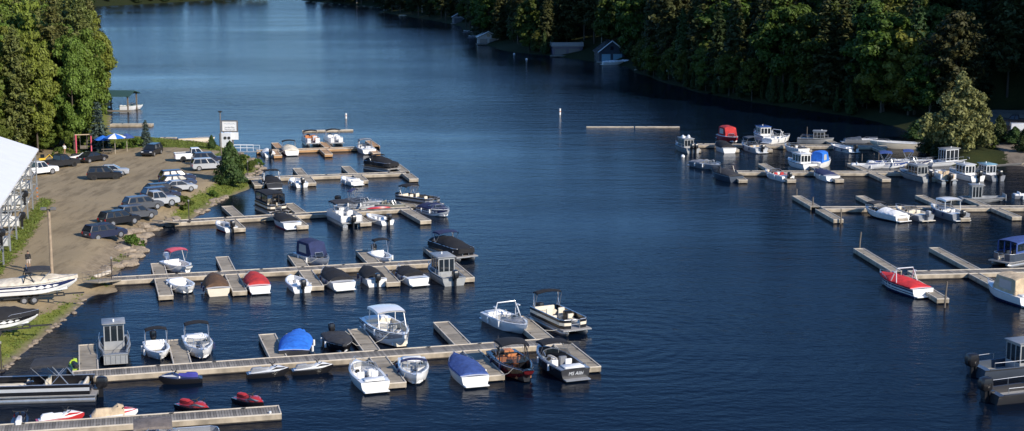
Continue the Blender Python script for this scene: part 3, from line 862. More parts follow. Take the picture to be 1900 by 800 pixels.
def lamp_post(px, py, top, label, z0=None, f=None):
    p = PL(px, py, hl) if f else P(px, py, DZ)
    h = (py - top) / ((py + 99) / (CAM_H - p.z))
    t = thing('lamp_post', p, 0, label, 'lamp post')
    MB().tube([(0, 0, 0), (0, 0, h)], .055, 8).build('pole', mat('post_dark', (.05, .04, .035), .6), t, True)
    MB().box((0, 0, .06), (.4, .4, .12)).build('base', mat('post_dark', (.05, .04, .035)), t)
    MB().box((0, 0, h + .1), (.18, .18, .2), ch=.03).build('lamp', mat('post_lamp', (.3, .28, .25), .4), t)
lamp_post(208, 524, 479, 'dark post at the shore end of the second dock')
lamp_post(351, 412, 373, 'dark post at the shore end of the third dock')
lamp_post(3, 690, 636, 'thin dark post at the left edge on the near bank', f=1)
lamp_post(460, 326, 298, 'dark post on the grassy point by the fourth dock', f=1)
# white dock cleats and fender posts on the nearest dock
for px, py, lb in ((316, 788, 'white fender post left on the front edge of the nearest dock'), (502, 776, 'white fender post right on the front edge of the nearest dock')):
    p = P(px, py, .1); o = MB().tube([(0, 0, -.15), (0, 0, .62)], .09, 10).build('fender_post', gel('white'), None, True); o.location = (p.x, p.y - .12, 0)
    tag(o, lb, 'fender')

# ------------------------------------------------------------------ boats
def hull_fn(L, B, F, blunt=0.0, flare=.2, p=2.3):
    def b(t):
        k = max(0.0, (t - .42) / .58)
        return B / 2 * (.90 + .10 * min(1, t / .35)) * max(.015 + blunt, 1 - k ** p)
    def s(t): return F * (.93 + flare * t * t)
    def k(t):
        q = max(0.0, (t - .62) / .38); return -.32 + (s(1) * .72 + .32) * q ** 2.4
    def ch(t):
        q = max(0.0, (t - .5) / .5); return -.02 + (s(1) * .80) * q ** 2.2
    return b, s, k, ch
def hull_mesh(fn, L, n=15, st0=None):
    b, s, k, ch = fn; mb = MB(); rings = []
    for i in range(n):
        t = 1 - (1 - i / (n - 1)) ** 1.25
        x = -L / 2 + L * t; B_ = b(t); z0, z1, z2 = k(t), max(ch(t), k(t) + .01), s(t)
        half = [(x, 0, z0), (x, B_ * .80, z1), (x, B_ * .95, z1 + (z2 - z1) * .55), (x, B_, z2)]
        if t == 1: half = [(x - .02, 0, z0), (x, B_ * .8, z1), (x + .05, B_ * .9, z1 + (z2 - z1) * .6), (x + .09, B_, z2)]
        rings.append([(q[0], -q[1], q[2]) for q in reversed(half[1:])] + half)
    mb.loft(rings, False, False, False)
    n7 = len(rings[0]); mb.add(rings[0], [tuple(reversed(range(n7)))]); mb.add(rings[-1], [tuple(range(n7))])
    return mb
def band(fn, L, f0, f1, t0, t1, off=.012, n=12):
    """painted stripe or rub rail: a thin strip standing proud of the topsides"""
    b, s, k, ch = fn; mb = MB()
    for sd in (-1, 1):
        rows = []
        for i in range(n):
            t = t0 + (t1 - t0) * i / (n - 1); x = -L / 2 + L * t; z1, z2 = max(ch(t), k(t) + .01), s(t); B_ = b(t)
            r = []
            for f in (f0, f1):
                w_ = B_ * (.80 + (.95 - .80) * f / .55) if f < .55 else B_ * (.95 + .05 * (f - .55) / .45)
                r.append((x + (.06 * t ** 6), sd * (w_ + off), z1 + (z2 - z1) * f))
            rows.append(r)
        mb.loft(rows, False)
    return mb
def xt(L, t): return -L / 2 + L * t
def deck_parts(fn, L, t0, t1, g, fl, deck_m, in_m, root, n=9, floor_m=None):
    b, s, k, ch = fn; d = MB(); c = MB()
    def st(t): return xt(L, t) + (.08 * t ** 8)
    def rows(ta, tb, m):
        for sd in (-1, 1):
            rr = []
            for i in range(m):
                t = ta + (tb - ta) * i / (m - 1); B_ = b(t); z = s(t)
                rr.append([(st(t), sd * B_, z), (st(t), sd * B_ * .5, z + .05), (st(t), 0, z + .07)])
            d.loft(rr, False)
    rows(0, t0, 3); rows(t1, 1, 7)
    for sd in (-1, 1):
        rr = []; wl = []; flr = []
        for i in range(n):
            t = t0 + (t1 - t0) * i / (n - 1); B_ = b(t); z = s(t); bi = max(.05, B_ - g)
            rr.append([(st(t), sd * B_, z), (st(t), sd * (B_ - g * .4), z + .05), (st(t), sd * bi, z + .03)])
            wl.append([(st(t), sd * bi, z + .03), (st(t), sd * bi * .97, fl)])
            flr.append([(st(t), sd * bi * .97, fl), (st(t), 0, fl)])
        d.loft(rr, False); c.loft(wl, False)
        fo = MB() if sd == -1 else fo
        fo.loft(flr, False)
    for t in (t0, t1):
        B_ = b(t); z = s(t); bi = max(.05, B_ - g)
        c.add([(st(t), -B_, z), (st(t), -bi, fl), (st(t), bi, fl), (st(t), B_, z), (st(t), B_ * .5, z + .05), (st(t), 0, z + .07), (st(t), -B_ * .5, z + .05)], [(0, 1, 2, 3, 4, 5, 6)])
    d.build('deck', deck_m, root, True); c.build('cockpit_liner', in_m, root); fo.build('cockpit_floor', floor_m or M_FLOOR, root)
def seat(root, x, y, z, w_, col, back=.5, face=1, name='seat', dp=.5):
    q = MB().box((x, y, z + .16), (dp, w_, .32), ch=.05)
    q.box((x - face * (dp / 2 + .02), y, z + .16 + back / 2), (.16, w_, back + .3), ch=.04)
    return q.build(name, vinyl(col), root, True)
def outboard(root, x, y, z, col='black', s=1.0):
    e = MB()
    rings = []
    for zz, l, w_, dx in ((.25, .26, .17, 0), (.34, .34, .21, -.02), (.62, .36, .22, -.04), (.80, .30, .19, -.03), (.86, .18, .12, -.02)):
        rings.append([(x + s * (dx + l * a), y + s * w_ * c_, z + s * zz) for a, c_ in ((-1, -.6), (-.7, -1), (.5, -1), (.8, -.6), (.8, .6), (.5, 1), (-.7, 1), (-1, .6))])
    e.loft(rings, True, True, True)
    o = e.build('outboard_motor', M_ENG if col == 'black' else gel(col), root, True)
    l = MB().box((x, y, z - s * .15), (s * .24, s * .14, s * .85)).box((x + s * .2, y, z + s * .12), (s * .3, s * .3, s * .2))
    l.build('leg', M_ENG if col in ('black', 'charcoal') else gel('grey'), o)
    return o
def windshield(root, fn, L, t, h=.42, frame='silver', sweep=.55, rake=.35, full=True):
    b, s, k, ch = fn; B_ = b(t) - .12; z = s(t) + .04; x = xt(L, t)
    pts = [(x - .75, -B_), (x, -B_ * .95), (x + sweep * .75, -B_ * .5), (x + sweep, 0), (x + sweep * .75, B_ * .5), (x, B_ * .95), (x - .75, B_)]
    e = MB(); top = [(p[0] - rake * (.6 if 0 < i < 6 else .2), p[1] * .92, z + h * (1 if 0 < i < 6 else .5)) for i, p in enumerate(pts)]
    e.tube(top, .028, 5)
    for i in (1, 2, 4, 5): e.tube([(pts[i][0], pts[i][1], z - .02), top[i]], .02, 4)
    o = e.build('windshield', M_STEEL if frame == 'silver' else gel(frame), root)
    for i in range(6):
        p, q = pts[i], pts[i + 1]
        MB().add([(p[0], p[1], z), (q[0], q[1], z), top[i + 1], top[i]], [(0, 1, 2, 3)]).build('pane', M_TINT, o)
    return o
def glass_tint():
    m = bpy.data.materials.new('tinted_glass'); m.use_nodes = True; nt = m.node_tree; b = nt.nodes['Principled BSDF']
    b.inputs['Base Color'].default_value = (.02, .03, .035, 1); b.inputs['Roughness'].default_value = .05
    t = nt.nodes.new('ShaderNodeBsdfTransparent'); mx = nt.nodes.new('ShaderNodeMixShader'); mx.inputs[0].default_value = .55
    nt.links.new(t.outputs[0], mx.inputs[1]); nt.links.new(b.outputs[0], mx.inputs[2]); nt.links.new(mx.outputs[0], nt.nodes['Material Output'].inputs['Surface'])
    return m
M_TINT = glass_tint()
def canopy(root, x, w_, l, z, zb, col, poles=True, arch=.16, thick=.05, name='bimini', lean=.35):
    e = MB(); up = []
    for i in range(7):
        u = i / 6; xx = x - l / 2 + l * u; dz = -.10 * (2 * u - 1) ** 2
        up.append([(xx, w_ / 2 * v, z + dz + arch * (1 - v * v) - (0.10 if abs(v) == 1 else 0)) for v in (-1, -.96, -.6, -.2, .2, .6, .96, 1)])
    e.loft(up, False)
    e.loft([[(p[0], p[1], p[2] - thick) for p in r] for r in reversed(up)], False)
    o = e.build(name, fab(col), root, True)
    if poles:
        for sd in (-1, 1):
            MB().tube([(x - lean * .2, sd * w_ / 2, zb), (x - l / 2 + .05, sd * w_ / 2 * .98, z - .15)], .024, 5).tube([(x - lean * .2, sd * w_ / 2, zb), (x + l / 2 - .05, sd * w_ / 2 * .98, z - .15)], .024, 5).build('pole', M_STEEL, o)
    return o
def tower(root, x, w_, z0, h, col='black', rack=True):
    e = MB(); c = gel(col) if col != 'steel' else M_STEEL
    e.tube([(x + .5, -w_ / 2, z0), (x, -w_ / 2 * .9, z0 + h * .7), (x - .1, -w_ / 2 * .75, z0 + h), (x - .1, w_ / 2 * .75, z0 + h), (x, w_ / 2 * .9, z0 + h * .7), (x + .5, w_ / 2, z0)], .05, 6)
    e.tube([(x - .5, -w_ / 2, z0), (x - .15, -w_ / 2 * .85, z0 + h * .8)], .045, 6).tube([(x - .5, w_ / 2, z0), (x - .15, w_ / 2 * .85, z0 + h * .8)], .045, 6)
    if rack:
        for s in (-1, 1): e.box((x, s * w_ / 2 * 1.02, z0 + h * .75), (.5, .14, .12), ch=.03)
    return e.build('tower', c, root, True)
def cover(root, fn, L, col, t0=.0, t1=1.0, h=.5, peak=.55, seed=1, drop=.12, over=.03):
    b, s, k, ch = fn; rr = random.Random(seed); rows = []
    n = 18; vs = (-1, -.97, -.8, -.55, -.28, 0, .28, .55, .8, .97, 1)
    for i in range(n):
        t = t0 + (t1 - t0) * i / (n - 1); x = xt(L, t) + (.1 * t ** 8); B_ = b(t) + over; z = s(t) + .06
        f = max(0, 1 - abs(t - peak) / (.62 if t > peak else .75)); hh = h * (.5 - .5 * math.cos(math.pi * f)) ** .75
        r = []
        for v in vs:
            if abs(v) == 1: zz = z - drop + rr.uniform(-.03, .03); yy = B_ * v
            else: zz = z + hh * (1 - abs(v) ** 2.2) + rr.uniform(-.04, .05) - .06 * math.sin(t * 24 + v * 2) * (1 - abs(v)); yy = B_ * v * .985
            r.append((x, yy, zz))
        rows.append(r)
    e = MB(); e.loft(rows, False)
    for r in (rows[0], rows[-1]):
        e.add(r, [tuple(range(len(r)))])
    return e.build('mooring_cover', fab(col), root, True)
def boat_root(name, pos, head, label, cat='boat', z=0.0):
    e = thing(name, (pos[0], pos[1], z), head, label, cat); return e
def BP(px, py): return P(px, py, .35)

def runabout(px, py, head, label, L=5.8, B=2.3, hull='white', deck='white', inner='pale', cov=None, cov_t=(0.0, 1.0), cov_h=.5, bim=None, bim_x=.42, bim_z=2.05, bim_l=1.9,
             ws=.58, tow=None, ob=None, stripe=None, bowopen=True, seats='white', F=.82, blunt=0.0, name='motor_boat', platform=True, pos=None, z=0.0, hard=None, canvas=None, tarp_bow=None, bottom=None, p=2.3, wsframe='silver', pad=True):
    pos = pos or BP(px, py); r = boat_root(name, pos, head, label, z=z)
    fn = hull_fn(L, B, F, blunt, p=p); b, s, k, ch = fn
    hull_mesh(fn, L).build('hull', gel(hull), r, True)
    if stripe: band(fn, L, .38, .86, .0, .97).build('stripe', gel(stripe), r)
    if bottom: band(fn, L, -.02, .22, .0, .9, .014).build('boot_stripe', gel(bottom), r)
    band(fn, L, .93, 1.0, 0, .99, .03).build('rub_rail', M_RUB if hull in ('white', 'cream') and stripe else gel('pale'), r)
    full = cov is not None and cov_t[0] <= .05
    t0, t1 = .16, (.88 if bowopen else .60)
    if blunt > .2: t1 = .93
    deck_parts(fn, L, t0, t1, .20, .12, gel(deck), vinyl(inner), r)
    if platform:
        MB().box((-L / 2 - .28, 0, .16), (.6, B * .78, .09), ch=.03).build('swim_platform', gel(deck if deck != 'black' else 'charcoal'), r)
    if ob:
        outboard(r, -L / 2 - .28, 0, .42, ob, 1.15)
    if cov is None or cov_t[0] > .3:
        zf = .12
        bw = b(.3) * 2 - .5
        if ws:
            xh = xt(L, ws - .17)
            seat(r, xh, B * .22, zf, .55, seats, .55, 1, 'helm_seat'); seat(r, xh, -B * .22, zf, .55, seats, .55, 1, 'passenger_seat')
            MB().box((xt(L, ws - .04), B * .24, zf + .38), (.35, .6, .76), ch=.05).build('console', gel(deck), r, True)
            MB().box((xt(L, ws - .04), -B * .24, zf + .38), (.35, .6, .76), ch=.05).build('console', gel(deck), r, True)
            MB().disc((xt(L, ws - .04) - .25, B * .24, zf + .72), (1, 0, .4), .17, .03, 12).build('steering_wheel', M_RUB, r)
        q = MB().box((xt(L, t0) + .36, 0, zf + .20), (.55, bw, .4), ch=.05).box((xt(L, t0) + .10, 0, zf + .5), (.16, bw, .45), ch=.04); q.build('stern_bench', vinyl(seats), r, True)
        if pad and not ob: MB().box((xt(L, t0 * .52), 0, s(.08) + .09), (L * t0 * .8, B * .62, .13), ch=.04).build('sun_pad', vinyl(seats), r, True)
        if bowopen and cov is None:
            for sd in (-1, 1):
                MB().box((xt(L, .75), sd * b(.75) * .42, zf + .2), (L * .17, b(.75) * .42, .36), ch=.04).build('bow_cushion', vinyl(seats), r, True)
    if cov: cover(r, fn, L, cov, cov_t[0] if cov_t[0] else .03, cov_t[1], cov_h, .52, int(px))
    if tarp_bow: cover(r, fn, L, tarp_bow, .62, .93, .10, .7, int(px), .0, -.22).name = 'bow_cover'
    if ws and (cov is None or cov_t[1] < .75): windshield(r, fn, L, ws, frame=wsframe)
    sd_ = 1 if int(px) % 2 else -1
    if z == 0:
        for t in (.28, .58):
            MB().tube([(xt(L, t), sd_ * (b(t) + .10), s(t) - .02), (xt(L, t), sd_ * (b(t) + .10), s(t) - .5)], .09, 8).build('fender', gel('navy' if int(px) % 3 == 0 else 'white'), r, True)
    if L > 5.3 and blunt < .2 and hull in ('white', 'cream', 'silver', 'grey'):
        e = MB(); 
        for sd in (-1, 1):
            pts = [(xt(L, t) + .06, sd * max(.02, b(t) - .08), s(t) + .26) for t in (.66, .78, .9, 1.0)]
            e.tube([(xt(L, .6), sd * (b(.6) - .06), s(.6) + .04)] + pts, .018, 5)
            for q in pts: e.tube([(q[0], q[1], q[2]), (q[0], q[1], q[2] - .24)], .014, 4)
        e.build('bow_rail', M_STEEL, r)
    if tow: tower(r, xt(L, .44), B * .92, s(.44), 1.35, tow)
    if bim: canopy(r, xt(L, bim_x), B * .86, bim_l, bim_z, s(.4), bim)
    if hard:
        o = canopy(r, xt(L, .42), B * .84, L * .34, s(.4) + 1.45, s(.4), hard, False, .1, .10, 'hardtop'); o.data.materials.clear(); o.data.materials.append(gel(hard))
        for xx, sd in ((.30, -1), (.30, 1), (.56, -1), (.56, 1)):
            MB().tube([(xt(L, xx + (.06 if xx > .5 else -.02)), sd * B * .40, s(.4)), (xt(L, xx), sd * B * .38, s(.4) + 1.36)], .04, 6).build('pillar', gel('white'), o)
    if canvas:
        x0, x1 = xt(L, .14), xt(L, ws or .55); w_ = B * .82; zt = s(.4) + 1.5; zb = s(.4) + .02
        e = MB(); rows = []
        for xx, zz in ((x0 - .05, zb), (x0 + .04, zt - .06), (x0 + .5, zt + .04), (x1 - .3, zt), (x1 + .2, zb + .42)):
            rows.append([(xx, w_ / 2 * v, zb + (zz - zb) * k_ if abs(v) > .9 else zz + .10 * (1 - v * v)) for v, k_ in ((-1.04, 0), (-.97, .92), (-.5, 1), (0, 1), (.5, 1), (.97, .92), (1.04, 0))])
        e.loft(rows, False); e.add(rows[0], [tuple(range(7))]); e.add(rows[-1], [tuple(reversed(range(7)))])
        o = e.build('canvas_enclosure', fab(canvas), r, True)
        MB().add([(x0 - .035, -w_ * .30, zb + .28), (x0 - .035, w_ * .30, zb + .28), (x0 + .075, w_ * .30, zt - .28), (x0 + .075, -w_ * .30, zt - .28)], [(0, 1, 2, 3)]).build('clear_window', mat('clear_vinyl', (.45, .45, .42), .2), o)
        for sd in (-1, 1):
            MB().add([(x0 + .5, sd * w_ * .515, zb + .3), (x1 - .7, sd * w_ * .515, zb + .3), (x1 - .8, sd * w_ * .503, zt - .35), (x0 + .6, sd * w_ * .503, zt - .35)], [(0, 1, 2, 3)]).build('clear_window', mat('clear_vinyl', (.3, .3, .29), .15), o)
    return r

def pontoon(px, py, head, label, L=6.8, B=2.5, fence='black', trim='cream', seats='cream', bim=None, bim_x=-.8, cov=None, encl=None, ob='black', pos=None, bim_l=2.4, bim_z=2.55, arch_frame=True, tubes=None, stripe='pale'):
    pos = pos or BP(px, py); r = boat_root('pontoon_boat', pos, head, label)
    tm = tubes or M_ALU
    for sd in (-1, 1):
        rg = []
        for xx, zz, rr_ in ((-L / 2 + .1, .12, .31), (0, .12, .31), (L / 2 - .8, .12, .31), (L / 2 - .35, .2, .25), (L / 2 - .08, .29, .13), (L / 2 + .02, .33, .03)):
            rg.append([(xx, sd * B * .34 + rr_ * math.cos(q * math.pi / 6), zz + rr_ * math.sin(q * math.pi / 6)) for q in range(12)])
        MB().loft(rg, True, True, True).build('pontoon_tube', tm, r, True)
    MB().box((0, 0, .52), (L, B, .12)).build('deck', mat('pontoon_deck', (.30, .28, .26), .8, var=.1), r)
    MB().box((0, 0, .50), (L + .06, B + .06, .085)).build('deck_trim', M_ALU, r)
    zf = .585; h = .72
    f = MB(); st_ = MB(); rl = MB(); x0, x1 = -L / 2 + .45, L / 2 - .35
    path = [(x0, -B / 2 + .05), (x1 - .5, -B / 2 + .05), (x1 - .1, -B / 2 + .3), (x1, -B * .17)]
    for sd in (-1, 1):
        pp = [(a, c * -sd) for a, c in path]
        for i in range(3):
            (xa, ya), (xb, yb) = pp[i], pp[i + 1]
            d = Vector((xb - xa, yb - ya, 0)); c = ((xa + xb) / 2, (ya + yb) / 2)
            f.box((c[0], c[1], zf + h / 2), (d.length + .04, .05, h), math.atan2(d.y, d.x))
            nx, ny = d.y / d.length, -d.x / d.length
            sgn = 1 if (c[0] * nx + c[1] * ny) > 0 else -1
            st_.box((c[0] + nx * sgn * .03, c[1] + ny * sgn * .03, zf + h * .55), (d.length + .03, .02, h * .34), math.atan2(d.y, d.x))
        rl.tube([(a, c, zf + h + .04) for a, c in pp], .03, 6)
    for sd in (-1, 1): f.box((x0, sd * B * .32, zf + h / 2), (.05, B * .26, h))
    f.build('fence', gel(fence), r); st_.build('fence_stripe', gel(stripe), r); rl.build('rail', M_STEEL, r)
    g = MB().tube([(x1, -B * .15, zf), (x1, -B * .15, zf + h), (x1, 0, zf + h + .05), (x1, B * .15, zf + h), (x1, B * .15, zf)], .025, 6).tube([(x1, -B * .15, zf + .35), (x1, B * .15, zf + .35)], .02, 5)
    g.build('bow_gate', M_STEEL, r)
    if ob: outboard(r, -L / 2 - .15, 0, .40, ob, 1.3)
    if cov:
        fn = (lambda t: B / 2 * (1 if t < .85 else 1 - .25 * ((t - .85) / .15) ** 2), lambda t: zf + h - .05, None, None)
        cover(r, fn, L * .93, cov, .02, 1.0, .75, .42, int(px), .45, .03)
    else:
        for sd in (-1, 1):
            seat(r, L * .24, sd * B * .31, zf, .55, seats, .35, 1, 'bow_couch', L * .30)
        seat(r, -L * .06, B * .22, zf, .6, seats, .65, 1, 'captain_chair'); seat(r, -L * .06, -B * .22, zf, .6, seats, .65, 1, 'passenger_chair')
        MB().box((L * .04, B * .26, zf + .45), (.45, .7, .9), ch=.06).build('console', gel(fence if fence != 'white' else 'pale'), r, True)
        q = MB().box((-L * .36, 0, zf + .2), (.6, B * .74, .4), ch=.06).box((-L * .36 - .32, 0, zf + .42), (.18, B * .74, .6), ch=.05); q.build('stern_couch', vinyl(seats), r, True)
    if bim:
        o = canopy(r, bim_x, B * .92, bim_l, bim_z, zf + h, bim)
        if arch_frame:
            for sd in (-1, 1): MB().tube([(bim_x - bim_l * .5, sd * B * .44, zf + h), (bim_x - bim_l * .1, sd * B * .45, bim_z - .1)], .04, 5).build('support_arm', M_STEEL, o)
    if encl:
        zt = 2.55; xa, xb = x0 + .1, L * .30; o = canopy(r, (xa + xb) / 2, B * .96, xb - xa, zt, zf + h, encl, False, .12, .06, 'canvas_top')
        fr = MB()
        for xx in (xa, (xa + xb) / 2, xb):
            for sd in (-1, 1): fr.box((xx, sd * B * .45, (zf + h + zt) / 2 - .1), (.16, .06, zt - zf - h - .1))
        for yy in (-.15, .15): fr.box((xb, B * yy, (zf + h + zt) / 2 - .08), (.06, .12, zt - zf - h - .1))
        for sd in (-1, 1): fr.box(((xa + xb) / 2, sd * B * .452, zf + h + .12), (xb - xa, .05, .26))
        fr.build('canvas_wall', fab(encl), o)
        for sd in (-1, 1):
            for k_ in (0, 1):
                xm = xa + (xb - xa) * (.25 + .5 * k_)
                MB().box((xm, sd * B * .44, (zf + h + zt) / 2), (.44 * (xb - xa), .012, zt - zf - h - .2)).build('clear_window', M_TINT, o)
    return r

def cabin_boat(px, py, head, label, L=7.2, B=2.5, hull=None, cab=None, roof=None, cl=2.2, cx=.1, ch_=1.22, ob='black', twin=False, flat=False, F=.85, pos=None, name='cabin_boat', wn=3, blunt=.02, extra_roof=None, rails=True, obs=1.3):
    pos = pos or BP(px, py); r = boat_root(name, pos, head, label)
    hm = hull or M_ALUP; cm = cab or M_ALUP
    fn = hull_fn(L, B, F, .75 if flat else blunt, p=2.6); b, s, k, ch2 = fn
    hull_mesh(fn, L).build('hull', hm, r, True)
    band(fn, L, .9, 1.0, 0, .99, .03).build('rub_rail', M_RUB, r)
    deck_parts(fn, L, .06, .93 if flat else .70, .16, .22, hm, hm, r)
    x = L * cx; w_ = B * .64; z0 = .25; zt = s(.5) + ch_
    zb = s(.5) + .12
    c = MB()
    c.box((x, 0, (z0 + zb) / 2), (cl, w_, zb - z0))
    # window frames: posts between the panes
    c.box((x, 0, zt - .09), (cl, w_ * .96, .18))
    for sd in (-1, 1):
        for i in range(4):
            c.box((x - cl / 2 + .06 + (cl - .12) * i / 3, sd * (w_ / 2 - .05), (zb + zt) / 2), (.09, .08, zt - zb - .01))
    for e in (-1, 1):
        for i in range(1, wn):
            c.box((x + e * (cl / 2 - .04), -w_ / 2 + w_ * i / wn, (zb + zt) / 2), (.07, .08, zt - zb - .012))
    co = c.build('cabin', cm, r)
    for e in (-1, 1):
        for i in range(wn):
            MB().box((x + e * (cl / 2 - .05), -w_ / 2 + w_ * (i + .5) / wn, (zb + zt) / 2 - .08), (.02, w_ / wn - .10, zt - zb - .2)).build('window', M_GLASS, co)
        for i in range(3):
            MB().box((x - cl / 2 + .06 + (cl - .12) * (i + .5) / 3, e * (w_ / 2 - .055), (zb + zt) / 2 - .08), ((cl - .12) / 3 - .1, .02, zt - zb - .2)).build('window', M_GLASS, co)
    rm = roof or cm
    ro = MB().box((x + .08, 0, zt + .05), (cl + .45, w_ + .22, .1), ch=.03).build('roof', rm, r, True)
    MB().disc((x + .4, 0, zt + .2), (0, 0, 1), .07, .2, 8).build('mast_light', gel('white'), ro)
    if extra_roof:
        for sd in (-.3, .3):
            e = MB(); rings = []
            for i in range(6):
                a = i / 5; rings.append([(x + .1 + math.cos(q * .785) * .38 * math.cos(a * 1.4), sd * w_ + math.sin(q * .785) * .26 * math.cos(a * 1.4), zt + .1 + .45 * math.sin(a * 1.5)) for q in range(8)])
            e.loft(rings, True, False, True).build('roof_pod', gel('white'), ro, True)
    if rails:
        e = MB()
        for sd in (-1, 1):
            pts = [(xt(L, t), sd * (b(t) - .06), s(t) + .5) for t in (.1, .3, .5, .7, .85)]
            e.tube(pts, .022, 5)
            for t in (.1, .3, .5, .7, .85): e.tube([(xt(L, t), sd * (b(t) - .06), s(t)), (xt(L, t), sd * (b(t) - .06), s(t) + .5)], .018, 4)
        e.build('rail', M_STEEL, r)
    if flat:
        MB().box((L / 2 + .02, 0, .62), (.07, B * .72, .8)).build('bow_ramp', M_ALUP, r)
        e = MB()
        for i in range(5): e.box((L / 2 + .065, -B * .3 + B * .15 * i, .62), (.03, .05, .7))
        e.build('ramp_rib', M_ALU, r)
    if ob:
        for yy in ((-.32, .32) if twin else (0,)): outboard(r, -L / 2 - .25, yy, .5, ob, obs)
    return r

def jetski(px, py, head, label, body='grey', top='white', seatc='black', acc='charcoal', cov=None, pos=None, L=3.2, z=0.0, upright=0.0):
    pos = pos or P(px, py, .25); r = boat_root('jet_ski', pos, head, label, 'jet ski', z)
    B = 1.15; rings = []
    for t, w_, zt, zb in ((0, .40, .34, -.1), (.12, .5, .38, -.15), (.4, .57, .40, -.18), (.65, .54, .44, -.15), (.85, .34, .52, -.02), (.96, .12, .56, .22), (1, .03, .54, .35)):
        x = -L / 2 + L * t; rings.append([(x, -w_, zt), (x, -w_ * 1.02, zt - .1), (x, -w_ * .7, zb), (x, w_ * .7, zb), (x, w_ * 1.02, zt - .1), (x, w_, zt)])
    MB().loft(rings, True, True, True).build('hull', gel(body), r, True)
    up = []
    for t, w_, zz in ((.05, .34, .36), (.10, .33, .42), (.45, .26, .52), (.55, .34, .66), (.66, .40, .82), (.78, .34, .76), (.92, .14, .62), (.98, .03, .56)):
        x = -L / 2 + L * t; up.append([(x, -w_, .38), (x, -w_ * .85, zz - .05), (x, -w_ * .4, zz), (x, w_ * .4, zz), (x, w_ * .85, zz - .05), (x, w_, .38)])
    MB().loft(up, True, True, True).build('top_deck', gel(top), r, True)
    se = []
    for t, w_, zz in ((.10, .15, .62), (.14, .20, .74), (.34, .19, .78), (.38, .17, .70), (.52, .15, .72), (.56, .10, .66)):
        x = -L / 2 + L * t; se.append([(x, -w_, .42), (x, -w_, zz - .08), (x, -w_ * .6, zz), (x, w_ * .6, zz), (x, w_, zz - .08), (x, w_, .42)])
    MB().loft(se, True, True, True).build('seat', vinyl(seatc), r, True)
    MB().tube([(-L * .5 + L * .57, -.38, .98), (-L * .5 + L * .60, 0, .92), (-L * .5 + L * .57, .38, .98)], .03, 6).tube([(L * .10, 0, .92), (L * .14, 0, .72)], .06, 6).build('handlebar', M_RUB, r, True)
    for sd in (-1, 1):
        MB().add([(L * .06, sd * .405, .55), (L * .36, sd * .30, .60), (L * .44, sd * .16, .64), (L * .18, sd * .385, .74)], [(0, 1, 2, 3)] if sd < 0 else [(3, 2, 1, 0)]).build('side_decal', gel(acc), r)
        MB().tube([(L * .16, sd * .40, .80), (L * .20, sd * .5, .94)], .035, 6).build('mirror', M_RUB, r)
    if cov:
        rows = []
        for i, (t, zz, w_) in enumerate(((.02, .45, .5), (.12, .82, .42), (.36, .82, .42), (.46, .78, .44), (.58, 1.05, .46), (.70, .9, .50))):
            x = -L / 2 + L * t; rows.append([(x, -w_ - .06, .36), (x, -w_ * .8, zz - .16), (x, -.12, zz + .02), (x, .12, zz + .02), (x, w_ * .8, zz - .16), (x, w_ + .06, .36)])
        MB().loft(rows, False).build('fitted_cover', fab(cov), r, True)
    return r

def AW(k, d=0): return ANG[k] + R(d)
def TO(k, d=0): return ANG[k] + math.pi + R(d)
def AX(k, d=0): return ANG[k] - math.pi / 2 + R(d)      # along the main dock, bow to the right
# --- foreground dock, far side
cabin_boat(213, 652, TO('B'), 'bare aluminium landing craft with cabin and bow ramp at the near dock', L=7.0, B=2.5, cl=1.6, cx=-.24, flat=True, ob=None, ch_=1.55, name='landing_craft')
runabout(292, 650, TO('B', 4), 'small white outboard boat with black bimini beside the landing craft', L=4.6, B=2.0, ob='black', bim='black', bim_l=.9, bim_x=.35, bim_z=2.0, ws=None, F=.62, seats='white', bowopen=True, platform=False, blunt=.12)
runabout(369, 646, TO('B', 3), 'white bowrider with black bimini on tall poles at the near dock', L=5.9, B=2.25, bim='black', bim_l=1.0, bim_x=.3, bim_z=2.2, ws=.55, seats='white', blunt=.05, inner='white')
runabout(550, 643, AW('B', -12), 'boat under a bright blue tarpaulin at the near dock', L=5.6, B=2.6, hull='charcoal', cov='azure', cov_h=.50, ob=None, F=.8, blunt=.38, p=3.0)
runabout(628, 637, TO('B', 2), 'boat under a dark grey cover with black outboard at the near dock', L=5.0, B=2.2, hull='black', deck='charcoal', cov='charcoal', cov_h=.25, ob='black', platform=False, F=.7, blunt=.1)
runabout(722, 622, TO('B', 8), 'big white cruiser with white hardtop at the near dock', L=8.0, B=2.9, hull='white', hard='white', ws=.62, F=1.15, bowopen=True, inner='cream', seats='white', stripe='grey', blunt=.05)
runabout(944, 601, TO('B', 12), 'white tow boat with grey bow pad and silver tower at the near dock', L=6.6, B=2.4, tow='pale', tarp_bow='grey', ws=.56, bowopen=False, seats='white', F=.85)
pontoon(1037, 600, TO('B', 10), 'black pontoon boat with raised black bimini outside the near dock end', L=6.8, B=2.6, fence='black', trim='cream', seats='cream', bim='black', bim_x=-2.2, bim_l=.9, bim_z=2.75, stripe='cream')
